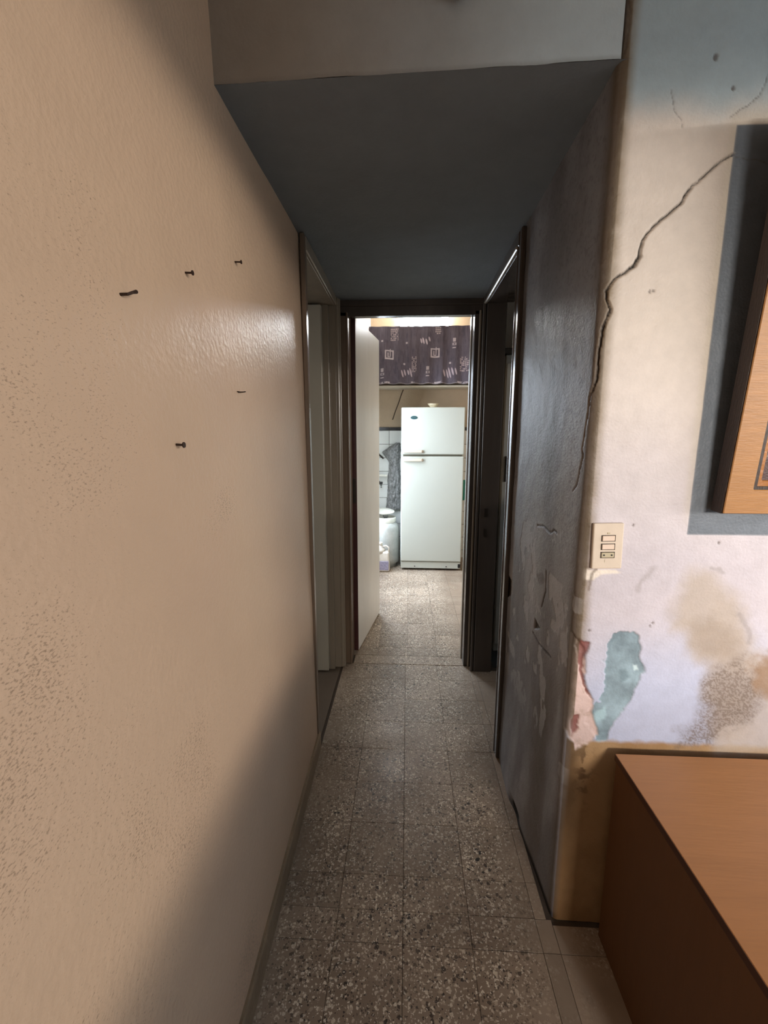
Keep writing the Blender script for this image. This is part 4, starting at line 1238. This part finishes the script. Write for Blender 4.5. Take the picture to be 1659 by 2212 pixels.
ac = over(ac, line_mask([(0.13, 0.120), (0.15, 0.135), (0.16, 0.155)], au, av, 0.0016, 0.002, 0.006, 60, 145) * .6, lin(176, 160, 150))
np_mesh('canvas', np.stack([au, au * 0 - PD + 0.016, av], -1).reshape(-1, 3), grid_quads(90, 130), M['art'], pc, ac.reshape(-1, 3))
bm = bmesh.new(); box(bm, 0.013, PW - 0.013, -0.010, -0.004, 0.013, PH - 0.013); obj('backing', bm, M['frame_side'], pc)
bm = bmesh.new(); tube(bm, [(0.31, 0.0, PH - 0.10), (0.31, 0.062, PH + 0.02)], 0.0015, 6); obj('hanging_wire', bm, M['iron'], pc)

# switch plate
swt = thing('light_switch', 'ivory switch plate with two rockers and a socket near the wall corner', 'switch', (0.511, YF - 0.004, 1.172), (0, R(-1.5), 0))
bm = bmesh.new(); box(bm, -0.0375, 0.0375, -0.009, 0.002, -0.0595, 0.0595, bevel=0.003, segs=2); plate = obj('plate', bm, M['switch_plate'], swt)
for nm, z_, m_ in (('rocker', 0.021, 'switch_rocker'), ('rocker', -0.001, 'switch_rocker'), ('socket', -0.0225, 'socket_insert')):
    bm = bmesh.new(); box(bm, -0.0175, 0.0175, -0.0098, -0.0088, z_ - 0.0083, z_ + 0.0083); obj('recess', bm, M['cable'], swt)
    bm = bmesh.new(); box(bm, -0.0155, 0.0155, -0.0125 if nm == 'rocker' else -0.0112, -0.0094, z_ - 0.0066, z_ + 0.0066, bevel=0.001)
    if nm == 'rocker':
        for v in bm.verts:
            if v.co.y < -0.011 and v.co.x > 0:
                v.co.y += 0.0018
    so = obj(nm, bm, M[m_], swt)
    if nm == 'socket':
        for sx_ in (-0.0095, 0.0095):
            bm = bmesh.new(); lathe(bm, [(0.0022, 0), (0.0022, 0.0012)], 0, 0, 0, 10)
            bmesh.ops.transform(bm, matrix=Matrix.Translation((sx_, -0.0110, z_)) @ Matrix.Rotation(R(90), 4, 'X'), verts=bm.verts)
            obj('pin_hole', bm, M['black'], so)
bm = bmesh.new(); box(bm, -0.003, 0.003, -0.0102, -0.0085, 0.032, 0.036); obj('catch', bm, M['socket_insert'], swt)
bm = bmesh.new(); box(bm, -0.0065, -0.0055, -0.0094, -0.0085, -0.042, -0.034); obj('catch', bm, M['socket_insert'], swt)

# round knob high on the wall over the corridor
bm = bmesh.new()
lathe(bm, [(0.008, 0.0), (0.008, 0.012), (0.016, 0.016), (0.021, 0.024), (0.021, 0.034), (0.014, 0.042), (0.0, 0.045)], 0, 0, 0, 24, cap=False)
bmesh.ops.transform(bm, matrix=Matrix.Rotation(R(90), 4, 'X'), verts=bm.verts)
kb = obj('wall_ornament', bm, M['knob'], None, True); kb.location = (0.1, YF + 0.001, 2.376)
tag(kb, 'dark brown round wooden ornament on the wall above the corridor mouth', 'ornament')

# nails in the left wall
nlab = ['leftmost nail on the cream left wall, with a bent over head', 'middle one of the three upper nails on the cream left wall',
        'uppermost nail on the cream left wall, closest to the left doorway', 'short nail on the cream left wall straight below the uppermost nail',
        'lowest nail on the cream left wall, with a round head']
for k, (y, z) in enumerate(F['nails']):
    x = float(xl(y, z)) + 0.001
    bm = bmesh.new()
    if k == 0:
        tube(bm, [(-0.006, 0, -0.002), (0.012, 0, -0.002), (0.016, 0.006, 0.002), (0.016, 0.016, 0.006)], [0.0022, 0.0022, 0.0022, 0.003], 8)
    elif k == 3:
        tube(bm, [(-0.006, 0, 0), (0.012, 0, 0), (0.014, 0.012, 0.002)], 0.0015, 8)
        box(bm, -0.001, 0.003, -0.006, 0.010, 0.0002, 0.002)
    else:
        tube(bm, [(-0.006, 0, 0), (0.014, 0, -0.001)], 0.002, 8)
        tube(bm, [(0.0138, 0, -0.001), (0.0158, 0, -0.001)], 0.0046 if k != 4 else 0.0055, 10)
    nl = obj('nail', bm, M['rust'], None, False); nl.location = (x, y, z)
    tag(nl, nlab[k], 'nail', 'nails in the left wall')
